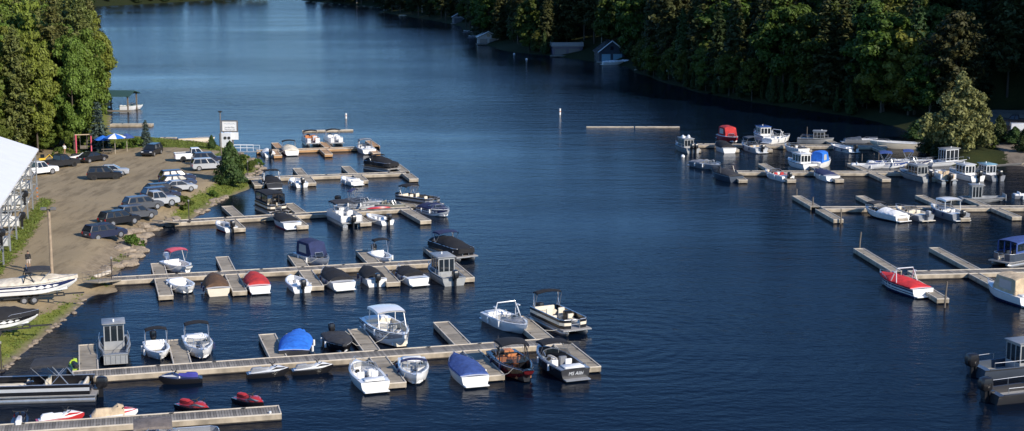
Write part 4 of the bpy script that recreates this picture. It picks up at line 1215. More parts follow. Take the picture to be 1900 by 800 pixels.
# near side
jetski(497, 692, AX('B', 2), 'left of two silver and white jet skis at the near dock', 'black', 'pale', 'grey', 'charcoal')
jetski(580, 686, AX('B', 2), 'right of two silver and white jet skis at the near dock', 'black', 'white', 'grey', 'charcoal')
jetski(335, 704, AX('B', 176), 'blue and black jet ski on the near side of the long near dock', 'black', 'navy', 'purple', 'pale')
runabout(678, 700, AW('B', 4), 'white open bowrider with its stern to us below the near dock', L=6.0, B=2.4, seats='white', ws=.6, inner='white', F=.85)
runabout(768, 691, TO('B', -8), 'white bowrider with navy bimini bag and bow towards us', L=5.8, B=2.3, ws=.5, inner='white', seats='white', bim='navy', bim_l=.35, bim_z=1.35, bim_x=.5)
runabout(862, 690, AW('B', 2), 'white boat under a royal blue cover below the near dock', L=6.0, B=2.35, cov='royal', cov_h=.42, cov_t=(.06, 1.0), F=.85)
runabout(954, 683, TO('B', 2), 'black and maroon wake boat with tan seats and black tower bimini', L=7.2, B=2.6, hull='maroon', deck='black', inner='black', seats='orange', tow='black', bim='black', bim_x=.40, bim_l=2.1, bim_z=2.3, ws=.55, stripe='black', blunt=.30, F=.95, wsframe='black')
nb = runabout(1033, 676, AW('B', 6), 'grey sport boat with white seats and lettered transom at the dock end', L=7.2, B=2.6, hull='charcoal', deck='grey', inner='charcoal', seats='white', bim='black', bim_x=.62, bim_l=1.5, bim_z=2.0, ws=.58, F=.95)
def text(parent, s, size, loc, rot, m, name='lettering'):
    c = bpy.data.curves.new(name, 'FONT'); c.body = s; c.size = size; c.align_x = 'CENTER'; c.align_y = 'CENTER'; c.extrude = .004; c.shear = .3 if name == 'lettering' else 0
    o = bpy.data.objects.new(name, c); COL.objects.link(o); o.parent = parent; o.location = loc; o.rotation_euler = rot
    c.materials.append(m)
    me = bpy.data.meshes.new_from_object(o); o2 = bpy.data.objects.new(name, me); COL.objects.link(o2); o2.parent = parent; o2.location = loc; o2.rotation_euler = rot
    bpy.data.objects.remove(o); return o2
text(nb, 'MS Alibi', .36, (-3.62, 0, .56), (R(90), 0, R(-90)), gel('pale'))
# left end
pontoon(70, 731, math.pi + R(6), 'large black pontoon boat with cream seats cut by the left edge', L=8.6, B=2.7, fence='black', seats='cream', bim='charcoal', bim_x=-1.1, bim_l=2.6, bim_z=2.75, stripe='silver')
jetski(137, 681, AW('B', 10), 'lime green jet ski at the left end of the near dock', 'black', 'lime', 'black', 'charcoal')
# nearest dock
jetski(37, 784, AW('B', -3), 'black jet ski with white seat pads at the bottom left corner', 'black', 'black', 'white', 'red')
jetski(112, 778, AX('B', 8), 'white and red jet ski behind the nearest dock', 'red', 'white', 'white', 'red')
jetski(212, 771, AX('B', 6), 'jet ski under a beige cover behind the nearest dock', 'white', 'red', 'black', 'white', cov='tan')
jetski(359, 757, AX('B', -52), 'left of two red jet skis behind the nearest dock', 'black', 'red', 'red', 'grey')
jetski(463, 746, AX('B', -58), 'right of two red jet skis behind the nearest dock', 'black', 'red', 'red', 'grey')
pontoon(315, 834, R(14), 'pontoon boat with taupe canopy and grey rail at the bottom edge', L=7.0, B=2.5, fence='grey', seats='white', bim='taupe', bim_x=-1.0, bim_l=2.4, bim_z=2.25)
# --- second dock
runabout(331, 495, TO('C', 22), 'small white boat with a raised red canopy on the second dock', L=4.8, B=2.2, bim='pink', bim_l=1.5, bim_x=.42, bim_z=2.1, ws=None, ob='white', seats='white', inner='white', blunt=.35, F=.7, platform=False)
runabout(584, 482, TO('C', 20), 'aluminium fishing boat with blue canvas enclosure on the second dock', L=5.8, B=2.3, hull='silver', deck='grey', canvas='navy', ws=.62, ob='black', F=.8, bowopen=True, inner='grey', seats='navy')
runabout(709, 478, TO('C', 8), 'small white console boat with black bimini on the second dock', L=4.6, B=1.9, bim='black', bim_l=1.0, bim_x=.4, bim_z=2.2, ws=None, ob='black', F=.62, platform=False, blunt=.1, inner='white')
pontoon(838, 470, TO('C', 16), 'pontoon boat under a loose black cover with navy bimini at the second dock end', L=6.6, B=2.5, fence='black', cov='black', bim='navy', bim_x=-1.3, bim_l=1.6, bim_z=2.5)
runabout(338, 532, TO('C', 12), 'small white boat with rounded bow facing us by the second dock', L=4.6, B=2.15, ws=None, F=.72, blunt=.12, inner='white', seats='white', p=3.2, platform=False)
runabout(399, 533, AW('C', 3), 'cream-hulled boat under a domed brown cover', L=5.0, B=2.3, hull='cream', deck='white', cov='brown', cov_t=(.12, 1.0), cov_h=.75, F=.8, platform=False)
runabout(474, 528, AW('C', 3), 'white boat under a red cover with red boot stripe', L=5.4, B=2.25, cov='red', cov_t=(.12, .95), cov_h=.55, bottom='red', F=.8)
runabout(550, 527, AW('C', 5), 'open white outboard boat with red seat beside the second dock', L=5.2, B=2.05, ws=None, ob='black', F=.66, seats='white', inner='white', platform=False)
runabout(621, 521, AW('C', 8), 'wide white boat under a glossy black cover left of the outboard boat', L=6.2, B=2.5, cov='black', cov_t=(.14, 1.0), cov_h=.55, tow=None, F=.85)
runabout(687, 516, AW('C', 4), 'white boat under a black cover with a raised black outboard', L=5.2, B=2.15, cov='black', cov_t=(.12, 1.0), cov_h=.55, ob='black', F=.8, platform=False)
runabout(759, 514, AW('C', 8), 'slim white boat under a low black cover next to the silver cabin boat', L=5.6, B=2.3, cov='black', cov_t=(.26, .86), cov_h=.35, F=.82)
cabin_boat(822, 511, AW('C', 5), 'silver aluminium cabin boat at the end of the second dock', L=7.0, B=2.6, cl=2.3, cx=.0, ob='black', ch_=1.5)
# --- third dock
pontoon(503, 389, TO('D', 8), 'pontoon boat with a black canvas enclosure on the third dock', L=6.0, B=2.45, fence='black', seats='cream', encl='black', stripe='cream')
runabout(670, 380, TO('D', 52), 'white bowrider with navy cover and navy bimini behind the white pontoon', L=5.6, B=2.3, cov='slate', cov_t=(.06, .62), cov_h=.35, bim='navy', bim_l=.6, bim_z=2.2, bim_x=.3, ob='black', stripe='grey')
runabout(721, 382, TO('D', 50), 'small olive aluminium fishing boat inside the third dock', L=4.4, B=1.8, hull='olive', deck='olive', inner='grey', seats='olive', ws=.6, F=.62, platform=False)
pontoon(776, 378, TO('D', 30), 'dark pontoon boat with cream seats and black bimini at the third dock end', L=6.4, B=2.5, fence='charcoal', seats='cream', bim='black', bim_x=-1.6, bim_l=1.5, bim_z=2.6, stripe='grey')
runabout(808, 393, TO('D', 18), 'navy and white boat with navy bow cover outside the third dock', L=5.6, B=2.3, stripe='navy', tarp_bow='navy', cov='navy', cov_t=(.08, .6), cov_h=.55, F=.85)
runabout(416, 420, AW('D', 12), 'small white and red outboard boat nearest the third dock ramp', L=4.4, B=1.8, ob='black', ws=None, F=.6, bottom='red', platform=False, inner='white', seats='grey')
runabout(528, 413, AW('D', 6), 'white boat with square black cover and folded black bimini on the third dock', L=6.0, B=2.4, cov='black', cov_t=(.18, .92), cov_h=.4, bim='black', bim_l=.3, bim_z=1.35, bim_x=.78, F=.85, bottom='pink')
pontoon(638, 408, AW('D', 4), 'white pontoon boat with dark grey canopy on the third dock', L=6.8, B=2.6, fence='white', seats='white', bim='charcoal', bim_x=.8, bim_l=2.8, bim_z=2.45, stripe='white')
runabout(700, 407, AW('D', 14), 'white outboard skiff beside the white pontoon boat', L=5.0, B=1.95, ob='black', ws=None, F=.62, platform=False, inner='white')
p_ = P(703, 387.5, DZ)
kz = MB().loft([[(-1.5 + 3 * t, -w_, .02), (-1.5 + 3 * t, -w_ * .7, .02 + .22 * w_ * 3), (-1.5 + 3 * t, w_ * .7, .02 + .22 * w_ * 3), (-1.5 + 3 * t, w_, .02)] for t, w_ in ((0, .05), (.15, .22), (.5, .33), (.85, .22), (1, .05))], True, True, True).build('kayak', gel('red'), None, True)
kz.location = (p_.x, p_.y, DZ + .06); kz.rotation_euler = (0, 0, AX('D')); tag(kz, 'red kayak lying upside down on the third dock', 'kayak')
# --- fourth dock
runabout(503, 341, AW('E', 4), 'boat under a black cover with black tower bimini at the fourth dock', L=6.0, B=2.4, hull='charcoal', cov='black', cov_h=.5, bim='black', bim_l=1.0, bim_z=2.3, tow='pale', F=.85)
runabout(551, 339, AW('E', 10), 'left low white outboard boat on the fourth dock', L=4.8, B=2.0, ob='black', ws=None, F=.66, inner='white', platform=False)
runabout(649, 336, AW('E', 16), 'right low white boat without motor on the fourth dock', L=4.9, B=2.1, ws=None, F=.62, inner='white', seats='white', platform=True)
pontoon(708, 312, TO('E', 30), 'pontoon boat under a peaked black cover on the fourth dock', L=5.8, B=2.5, fence='black', cov='black', bim='black', bim_x=-1.0, bim_l=.8, bim_z=2.2)
# --- orange-brown dock
runabout(497, 285, AW('F', 4), 'small boat under a white cover next to the gangway', L=4.2, B=1.8, cov='white', cov_h=.4, ob='black', F=.6, platform=False)
runabout(537, 281, AW('F', 2), 'boat with cream cover and black bimini on the orange-brown dock', L=5.6, B=2.4, hull='white', cov='cream', cov_t=(.05, 1), cov_h=.45, bim='black', bim_l=1.2, bim_z=2.0, bim_x=.62, bottom='red')
pontoon(577, 265, TO('F', 2), 'small pontoon boat with orange seats and black bimini', L=5.2, B=2.4, fence='white', seats='orange', bim='black', bim_x=-.6, bim_l=1.4, bim_z=2.3)
pontoon(619, 264, TO('F', 4), 'small white pontoon boat with black bimini at the orange-brown dock', L=5.2, B=2.4, fence='white', seats='white', bim='black', bim_x=-.6, bim_l=1.4, bim_z=2.4, stripe='white')
runabout(676, 278, AW('F', 6), 'white wake boat with grey tower at the orange-brown dock end', L=6.0, B=2.4, tow='grey', bim='grey', bim_l=1.2, bim_z=2.1, seats='pale', ws=.58)

# --- right-hand docks
cabin_boat(1271, 276, AW('R1', 12), 'grey cabin boat with two white roof pods at the far right docks', L=6.8, B=2.5, cl=2.6, cx=-.05, ob='black', twin=True, extra_roof=True)
runabout(1353, 258, TO('R1', 10), 'boat under a red canvas enclosure on the farthest right dock', L=6.4, B=2.5, hull='red', deck='white', canvas='red', ws=.6, F=.9)
runabout(1342, 276, AW('R1', 8), 'white boat under a black cover below the red canvas boat', L=6.0, B=2.4, cov='black', cov_t=(.12, 1), cov_h=.7, F=.85, platform=False)
cabin_boat(1416, 255, AW('R1', 6), 'white houseboat-like cruiser with a flat blue top', L=7.4, B=2.8, hull=gel('white'), cab=gel('white'), roof=gel('royal'), cl=2.6, cx=.0, ob=None, F=1.0)
runabout(1395, 276, AW('R1', 14), 'silver fishing boat with dark bimini on the farthest right dock', L=6.8, B=2.4, hull='silver', deck='pale', bim='slate', bim_x=.55, bim_l=2.0, bim_z=2.2, ob='black', F=.9, seats='tan', inner='grey')
runabout(1444, 260, AW('R1', -50), 'white boat with a curved white arch on the farthest right dock', L=6.2, B=2.3, tow='white', ws=.6)
runabout(1474, 277, AW('R1', 18), 'white bowrider with dark cockpit on the farthest right dock', L=5.6, B=2.3, inner='charcoal', seats='charcoal', ws=.6)
cabin_boat(1513, 262, AX('R1', -20), 'small grey cabin boat beyond the farthest right dock', L=5.8, B=2.2, cl=1.8, ob=None)
runabout(1563, 276, AW('R1', 22), 'open white boat with cluttered stern on the farthest right dock', L=5.8, B=2.2, ob='black', ws=None, F=.7, inner='white', stripe='grey')
runabout(1597, 261, AX('R1', -6), 'low grey boat in the shade of the right forest', L=5.4, B=2.0, hull='grey', deck='pale', ws=None, F=.6, cov='slate', cov_t=(.03, .5), cov_h=.35)
runabout(1664, 271, AX('R1', 160), 'long cream open boat with its bow to the left near the shore', L=8.4, B=2.4, hull='cream', deck='white', ws=None, F=1.0, ob='white', seats='white')
runabout(1312, 308, TO('R2', 26), 'grey boat with red and white gear outside the second right dock', L=6.0, B=2.4, hull='grey', deck='pale', inner='white', seats='red', ws=.6, cov='grey', cov_t=(.05, .45), cov_h=.35)
runabout(1344, 328, AW('R2', 18), 'dark boat under a black cover at the second right dock end', L=6.6, B=2.5, hull='slate', deck='charcoal', cov='charcoal', cov_h=.55, tow='black', F=.9, platform=False)
runabout(1441, 327, AW('R2', 16), 'white fishing boat loaded with red and white gear', L=6.2, B=2.2, ob='black', seats='red', inner='cream', ws=.62, tow=None)
cabin_boat(1483, 305, AW('R2', 14), 'white boat with rounded cabin and dark windows', L=6.4, B=2.6, hull=gel('white'), cab=gel('white'), roof=gel('white'), cl=2.5, cx=-.1, ob=None, wn=3, rails=False)
runabout(1525, 304, AW('R2', -40), 'white boat with bright blue canvas on the second right dock', L=5.4, B=2.2, canvas='azure', ws=.55, F=.8)
runabout(1529, 327, AW('R2', 8), 'white boat under a flat navy cover on the second right dock', L=6.0, B=2.35, cov='navy', cov_t=(.15, .9), cov_h=.35, F=.85)
runabout(1610, 308, AX('R2', -12), 'low pale open skiff on the second right dock', L=4.8, B=1.9, hull='pale', ws=None, F=.6, platform=False, inner='pale')
runabout(1648, 306, AX('R2', -10), 'blue and white boat with left blue bimini of the pair', L=6.0, B=2.3, stripe='royal', inner='royal', bim='royal', bim_l=1.8, bim_z=2.3, ws=.58)
runabout(1690, 303, AX('R2', -14), 'white boat with right blue bimini of the pair', L=6.0, B=2.3, hull='white', inner='pale', bim='royal', bim_l=1.5, bim_z=2.3, ws=.58, stripe='navy')
cabin_boat(1697, 327, AW('R2', 14), 'grey aluminium cabin boat at the right end of the second right dock', L=7.4, B=2.6, cl=2.4, cx=-.1, ob='black')
pontoon(1747, 332, AW('R2', 4), 'small white pontoon boat near the shaded shore', L=5.2, B=2.3, fence='white', seats='tan', stripe='white')
cabin_boat(1756, 301, AW('R2', -70), 'white work barge with grey hut and red gear near the pale tree', L=7.0, B=2.6, hull=gel('pale'), cab=gel('pale'), roof=M_ALUP, cl=2.4, cx=.05, ob=None, F=.6, ch_=1.8, flat=True)
cabin_boat(1788, 326, AW('R2', 12), 'left white cabin boat moored in the shade under the cedars', L=7.0, B=2.5, hull=gel('white'), cab=gel('white'), roof=gel('pale'), cl=2.4, cx=-.05)
cabin_boat(1829, 326, AW('R2', 10), 'right blue-grey cabin boat moored in the shade under the cedars', L=6.4, B=2.4, hull=gel('grey'), cab=gel('pale'), roof=gel('aqua'), cl=2.0, cx=-.05)
runabout(1640, 399, AW('R3', 22), 'white sport boat with pointed grey bow on the third right dock', L=6.6, B=2.4, cov='white', cov_t=(.05, .5), cov_h=.4, inner='charcoal', ws=.6, bottom='black', bim='charcoal', bim_x=.72, bim_l=1.5, bim_z=1.7)
runabout(1690, 398, AW('R3', 14), 'cream fishing boat with rods and flags on the third right dock', L=6.4, B=2.4, hull='grey', deck='cream', ob='grey', seats='cream', inner='cream', ws=.6)
runabout(1755, 397, AW('R3', 10), 'boat with a white canvas top and open back on the third right dock', L=6.8, B=2.6, hull='grey', deck='white', hard='white', ws=.62, ob='black', F=.95)
cabin_boat(1822, 369, AX('R3', -6), 'flat grey work raft with small wheelhouse beyond the third right dock', L=5.6, B=2.2, cl=1.3, cx=-.15, ob=None, flat=True, F=.55, ch_=1.6, rails=False)
runabout(1906, 363, AX('R3', -4), 'small grey boat cut by the right edge beyond the third dock', L=3.6, B=1.6, hull='grey', ws=None, F=.5, platform=False)
runabout(1672, 531, AW('R4', 14), 'maroon and white sport boat under a bright red cover', L=7.2, B=2.5, hull='white', stripe='navy', cov='scarlet', cov_t=(.06, .93), cov_h=.30, tow='pale', bottom='navy', F=.9)
runabout(1872, 548, AW('R4', 12), 'white cruiser with a tan canvas enclosure at the right edge', L=6.6, B=2.6, canvas='tan', ws=.62, F=.95, bowopen=False, bottom='navy')
pontoon(1890, 482, TO('R4', -60), 'pontoon boat with a blue canvas top at the right edge', L=6.4, B=2.5, fence='slate', seats='cream', encl='royal', stripe='slate')
cabin_boat(1896, 682, AX('R4', 14), 'aluminium work boat with cabin and black outboards at the lower right edge', L=8.4, B=2.7, hull=gel('slate'), cl=2.6, cx=.05, ob='black', twin=False, ch_=1.6, obs=1.6)  # slate hull puts the shade on its visible side into the colour
cabin_boat(1924, 727, AX('R4', 14), 'dark work boat in front of the aluminium one at the lower right corner', L=8.2, B=2.5, hull=gel('charcoal'), cl=2.2, cx=.22, ob='black', ch_=1.2, obs=1.6, F=.75)  # charcoal hull carries the shade of its visible side too

# mooring lines from the boats to the nearest dock edge
M_ROPE = mat('rope', (.45, .42, .36), .9)
def moor(root, L, B, zc):
    ca, sa = math.cos(root.rotation_euler.z), math.sin(root.rotation_euler.z)
    for t in (-.40, .36):
        best = None
        for sd in (-1, 1):
            lx, ly = L * t, sd * B * (.44 if t < 0 else .34)
            x, y = root.location.x + lx * ca - ly * sa, root.location.y + lx * sa + ly * ca
            for ax_, ay_, bx_, by_, w_ in SEGS:
                ex, ey = bx_ - ax_, by_ - ay_; k_ = max(.02, min(.98, ((x - ax_) * ex + (y - ay_) * ey) / (ex * ex + ey * ey)))
                qx, qy = ax_ + ex * k_, ay_ + ey * k_; dd = math.hypot(x - qx, y - qy)
                if dd < 1e-3: continue
                f_ = max(0, dd - w_ / 2 + .15); 
                qx, qy = x + (qx - x) * f_ / dd, y + (qy - y) * f_ / dd
                if best is None or f_ < best[0]: best = (f_, lx, ly, qx - root.location.x, qy - root.location.y)
        if best and .15 < best[0] < 2.4:
            _, lx, ly, dx, dy = best; px_, py_ = dx * ca + dy * sa, -dx * sa + dy * ca
            MB().tube([(lx, ly, zc), ((lx + px_) / 2, (ly + py_) / 2, (zc + DZ) / 2 - .12), (px_, py_, DZ + .05)], .022, 5).build('mooring_line', M_ROPE, root)
for o in [o for o in COL.objects if o.type == 'EMPTY' and o.get('category') == 'boat' and o.location.z == 0]:
    hs = [c for c in o.children if c.name.split('.')[0] in ('hull', 'deck')]
    if hs:
        vs_ = [v.co for v in hs[0].data.vertices]; moor(o, max(v.x for v in vs_) - min(v.x for v in vs_), 2 * max(v.y for v in vs_), max(.5, sorted(v.z for v in vs_)[-len(vs_) // 5]))

# ------------------------------------------------------------------ vehicles
PAINT = {'black': (.010, .010, .012), 'navy': (.018, .024, .055), 'grey': (.13, .135, .145), 'silver': (.42, .43, .44), 'white': (.75, .75, .74), 'blue': (.035, .055, .11), 'matte': (.015, .016, .018), 'steel': (.16, .17, .19), 'grey2': (.07, .075, .085)}
def paint(c): return mat('car_paint_' + c, PAINT[c], .42 if c != 'matte' else .55, .15 if c in ('silver', 'grey', 'steel', 'blue') else 0.0, coat=.35 if c != 'matte' else .1)
M_HEAD = mat('headlight', (.75, .75, .72), .15); M_TAIL = mat('taillight', (.30, .01, .01), .25); M_RIM = mat('wheel_rim', (.45, .45, .46), .35, .7); M_BLK = mat('black_trim', (.02, .02, .02), .6); M_RIMD = mat('wheel_rim_dark', (.03, .03, .03), .4, .5)
def shape(mb, prof, w_, ch=.09, zc=.7):
    cx = sum(p[0] for p in prof) / len(prof); rings = []
    for y, k in ((-w_ / 2, ch), (-w_ / 2 + ch, 0), (w_ / 2 - ch, 0), (w_ / 2, ch)):
        rings.append([(x - math.copysign(min(k, abs(x - cx) * .3), x - cx), y, z - (k * .6 if z > zc else -k * .3)) for x, z in prof])
    return mb.loft(rings, True, True, True)
def car(px, py, head, label, kind='suv', col='black', rim=None, cat=None, pos=None, f=hl, s=1.0):
    p = pos or PL(px, py, f)
    L, Wd, H = {'suv': (4.65, 1.86, 1.68), 'sedan': (4.65, 1.82, 1.45), 'pickup': (5.7, 1.98, 1.88), 'wagon': (4.6, 1.82, 1.55)}[kind]
    name = {'suv': 'parked_suv', 'sedan': 'parked_car', 'pickup': 'pickup_truck', 'wagon': 'parked_car'}[kind]
    r = thing(name, p, R(head), label, cat or ('truck' if kind == 'pickup' else 'car'), 'vehicles on the gravel'); r.scale = (s, s, s)
    pm = paint(col); h = L / 2; gz = .30
    belt = {'suv': 1.02, 'sedan': .92, 'pickup': 1.12, 'wagon': .96}[kind]
    hood = belt - .06
    b = MB()
    if kind == 'pickup':
        prof = [(-h, .48), (-h, belt), (-.35, belt), (h * .36, belt), (h * .42, belt + .02), (h - .25, hood), (h - .04, hood - .18), (h, .5), (h - .1, gz + .05), (-h + .1, gz + .1)]
        x0, x1, x2, x3 = -.55, -.45, .62, 1.22
    else:
        prof = [(-h + .04, .42), (-h, .72), (-h + .06, belt), (h * .40, belt), (h - .40, hood), (h - .08, hood - .18), (h, .55), (h - .12, gz - .02), (-h + .16, gz)]
        x0, x1, x2, x3 = {'suv': (-h + .08, -h + .42, .45, 1.12), 'sedan': (-1.75, -.95, .25, 1.08), 'wagon': (-h + .08, -h + .62, .40, 1.12)}[kind]
    shape(b, prof, Wd, .08, .6); body = b.build('body', pm, r, True)
    wt = Wd * .72
    # greenhouse
    g = MB(); zt = H - .05; yb = Wd / 2 - .06; yt = wt / 2
    ring0 = [(x0, -yb, belt - .02), (x3, -yb, belt - .02), (x3, yb, belt - .02), (x0, yb, belt - .02)]
    ring1 = [(x1, -yt, zt), (x2, -yt, zt), (x2, yt, zt), (x1, yt, zt)]
    g.loft([ring0, ring1], True, False, True); g.build('cabin', M_BLK, r)
    rf = MB().loft([[(x1 - .08, -yt - .03, zt - .02), (x2 + .10, -yt - .03, zt - .02), (x2 + .10, yt + .03, zt - .02), (x1 - .08, yt + .03, zt - .02)],
                    [(x1, -yt + .05, zt + .05), (x2 - .05, -yt + .05, zt + .05), (x2 - .05, yt - .05, zt + .05), (x1, yt - .05, zt + .05)]], True, True, True)
    n = 3 if kind in ('suv', 'wagon') else 2
    def lerp(a, c, t): return tuple(a[i] + (c[i] - a[i]) * t for i in range(3))
    for sd in (-1, 1):
        A0 = (x0, sd * (yb + .012), belt); A1 = (x3, sd * (yb + .012), belt); B0 = (x1, sd * (yt + .012), zt); B1 = (x2, sd * (yt + .012), zt)
        cuts = [0, .34, .66, 1] if n == 3 else [0, .46, 1]
        for t in cuts:
            rf.tube([lerp(A0, A1, t), lerp(B0, B1, t)], .04, 4)
        for i in range(n):
            ta, tb = cuts[i] + .045, cuts[i + 1] - .045
            q = [lerp(A0, A1, ta), lerp(A0, A1, tb), lerp(B0, B1, tb), lerp(B0, B1, ta)]
            q = [lerp(q[0], q[3], .08), lerp(q[1], q[2], .08), lerp(q[1], q[2], .9), lerp(q[0], q[3], .9)]
            MB().add([(a, y + sd * .006, z) for a, y, z in q], [(0, 1, 2, 3)]).build('window', M_GLASS, r)
    rf.build('roof', pm, r)
    for nm, xa, xb in (('windshield', x3, x2), ('rear_window', x0, x1)):
        e = .012 if nm == 'windshield' else -.012
        MB().add([(xa + e, -yb + .1, belt + .04), (xa + e, yb - .1, belt + .04), (xb + e + (xa - xb) * .1, yt - .05, zt - .06), (xb + e + (xa - xb) * .1, -yt + .05, zt - .06)], [(0, 1, 2, 3)]).build(nm, M_GLASS, r)
    if kind == 'pickup':
        MB().box((-1.72, 0, belt + .005), (2.15, Wd - .34, .03)).build('bed', M_BLK, r)
        e = MB()
        for sd in (-1, 1): e.box((-1.72, sd * (Wd / 2 - .11), belt + .05), (2.3, .10, .1))
        e.box((-h + .06, 0, belt + .05), (.09, Wd - .14, .1)).build('bed_rail', pm, r)
    wr = .36 if kind in ('suv', 'wagon') else (.33 if kind == 'sedan' else .42)
    wb_ = L * .30
    for sx in (-1, 1):
        for sd in (-1, 1):
            MB().disc((sx * wb_, sd * (Wd / 2 - .16), wr + .03), (0, 1, 0), wr + .07, .30, 16).build('wheel_arch', M_BLK, r, True)
            wh = MB().disc((sx * wb_, sd * (Wd / 2 - .12), wr), (0, 1, 0), wr, .27, 18).build('wheel', M_RUB, r, True)
            MB().disc((sx * wb_, sd * (Wd / 2 + .012), wr), (0, 1, 0), wr * .66, .03, 12).build('rim', rim or (M_RIMD if col in ('matte',) else M_RIM), wh, True)
    for sd in (-1, 1):
        MB().box((h - .14, sd * (Wd / 2 - .28), hood - .22), (.2, .36, .14), ch=.03).build('headlight', M_HEAD, r)
        MB().box((-h + .02, sd * (Wd / 2 - .17), belt - .22), (.1, .22, .26), ch=.02).build('taillight', M_TAIL, r)
        MB().box((x3 - .25, sd * (Wd / 2 + .07), belt + .06), (.12, .2, .14), ch=.03).build('mirror', pm, r)
    MB().box((h - .02, 0, .55), (.06, Wd * .5, .22), ch=.02).build('grille', M_BLK, r)
    MB().box((-h - .005, 0, .68), (.02, .34, .12)).build('number_plate', mat('number_plate', (.7, .7, .7), .5), r)
    return r
car(195, 442, 46, 'navy SUV nearest us at the end of the parked row', 'suv', 'navy')
car(222, 421, 46, 'black SUV second from the near end of the parked row', 'suv', 'black')
car(254, 407, 42, 'grey roof-railed SUV third from the near end of the parked row', 'suv', 'grey2')
car(266, 394, 38, 'dark grey SUV fourth from the near end of the parked row', 'suv', 'grey2')
car(288, 383, 36, 'silver pickup in the middle of the parked row', 'pickup', 'silver')
car(299, 371, 36, 'dark blue SUV behind the silver pickup', 'suv', 'navy')
car(302, 362, 32, 'black car between the dark blue SUV and the white coupe', 'wagon', 'black')
car(331, 355, 30, 'pale silver coupe near the far end of the parked row', 'sedan', 'silver')
car(331, 346, 30, 'steel-blue car second from the far end of the parked row', 'wagon', 'blue')
car(329, 338, 28, 'dark blue SUV at the far end of the parked row', 'suv', 'navy')
car(195, 332, 13, 'black SUV alone in the middle of the lot', 'suv', 'black', M_RIMD)
car(208, 325, 12, 'silver sedan mostly hidden behind the black SUV in mid lot', 'sedan', 'silver')
car(282, 288, -98, 'black SUV facing us at the far edge of the lot', 'suv', 'black')
car(361, 298, 18, 'white pickup by the marina sign', 'pickup', 'white', M_RIMD)
car(387, 304, 16, 'navy SUV between the white pickup and the silver SUV', 'suv', 'navy')
car(386, 315, 22, 'silver SUV beside the bank cedar', 'suv', 'silver')
car(70, 325, 52, 'white pickup partly hidden by the white boat storage roof', 'pickup', 'white')
car(112, 311, 56, 'matte black pickup with big tyres under the birches', 'pickup', 'matte')
car(172, 300, 58, 'black sedan parked in front of the red swing frame', 'sedan', 'black')
car(1863, 243, 150, 'black SUV with sun glare on the right gravel lot', 'suv', 'black', f=hr)
car(1848, 257, 175, 'black car behind the cedar on the right gravel lot', 'sedan', 'black', f=hr)
car(1884, 233, 160, 'dark pickup behind the white box trailer on the right lot', 'pickup', 'black', f=hr)
# white box trailer on the right lot
p_ = PL(1896, 250, hr); t = thing('box_trailer', p_, R(165), 'white box trailer at the right edge of the gravel lot', 'trailer')
MB().box((0, 0, 1.15), (3.6, 1.9, 1.5), ch=.06).build('box', gel('white'), t, True)
for sd in (-1, 1): MB().disc((-.3, sd * .98, .36), (0, 1, 0), .36, .2, 14).build('wheel', M_RUB, t, True)
MB().box((2.2, 0, .45), (1.2, .1, .1)).build('drawbar', M_BLK, t)

# boats on trailers at the near left
def trailer(p, head, label, L=6.5):
    t = thing('boat_trailer', p, head, label, 'trailer')
    e = MB()
    for sd in (-1, 1): e.box((0, sd * .55, .5), (L * .8, .09, .12))
    for k_ in (-.25, .05, .3): e.box((L * k_, 0, .5), (.1, 1.1, .1))
    e.box((L * .52, 0, .5), (L * .28, .1, .12)).build('frame', M_BLK, t)
    for sd in (-1, 1):
        for xx in (-.9, -.05):
            w_ = MB().disc((xx, sd * .92, .34), (0, 1, 0), .34, .22, 14).build('wheel', M_RUB, t, True)
            MB().disc((xx, sd * 1.035, .34), (0, 1, 0), .2, .02, 10).build('rim', M_RIM, w_)
    return t
p_ = PL(64, 561, hl); hd = R(20)
trailer(p_, hd, 'black trailer under the cream-covered tow boat')
o = runabout(62, 559, hd, 'black and white tow boat under a cream cover on a trailer', L=7.4, B=2.5, hull='white', stripe='navy', cov='cream2', cov_t=(.03, 1.0), cov_h=.5, tow='black', bim='charcoal', bim_l=2.2, bim_x=.55, bim_z=2.1, pos=p_, z=p_.z + .88, platform=True, F=.95)
p_ = PL(-4, 624, hl)
trailer(p_, hd, 'trailer under the black-covered boat at the left edge')
o = runabout(-6, 626, hd, 'white boat under a black cover on a trailer at the left edge', L=6.4, B=2.4, stripe='black', cov='black', cov_t=(.05, 1.0), cov_h=.75, pos=p_, z=p_.z + .75, F=.75)

# ------------------------------------------------------------------ boat storage rack with a white roof
q0 = PL(70, 372, hl); q1 = PL(-22, 545, hl)
ax = (q1 - q0); ax.z = 0; Lr = ax.length; ax.normalize(); nx = Vector((ax.y, -ax.x, 0))      # nx points left, into the building
if nx.x > 0: nx = -nx
rk = thing('boat_storage_rack', (q0.x, q0.y, q0.z), 0, 'open steel boat rack under a white fabric roof at the left edge', 'building')
M_GALV = mat('galvanised_steel', (.36, .38, .40), .5, .5, var=.15, scale=2)
M_WROOF = mat('white_roof_fabric', (.80, .80, .80), .65, var=.03, scale=.6)
HR_ = 6.3
zero = Vector((0, 0, 0))
nb_ = 9
for i in range(nb_):
    for j, off in enumerate((0, 2.4, 6.8)):
        a = ax * (Lr * i / (nb_ - 1)) + nx * off
        MB().box((a.x, a.y, HR_ / 2 - .2 + off * .12), (.13, .13, HR_ + .2 + off * .24)).build('post', M_GALV, rk)
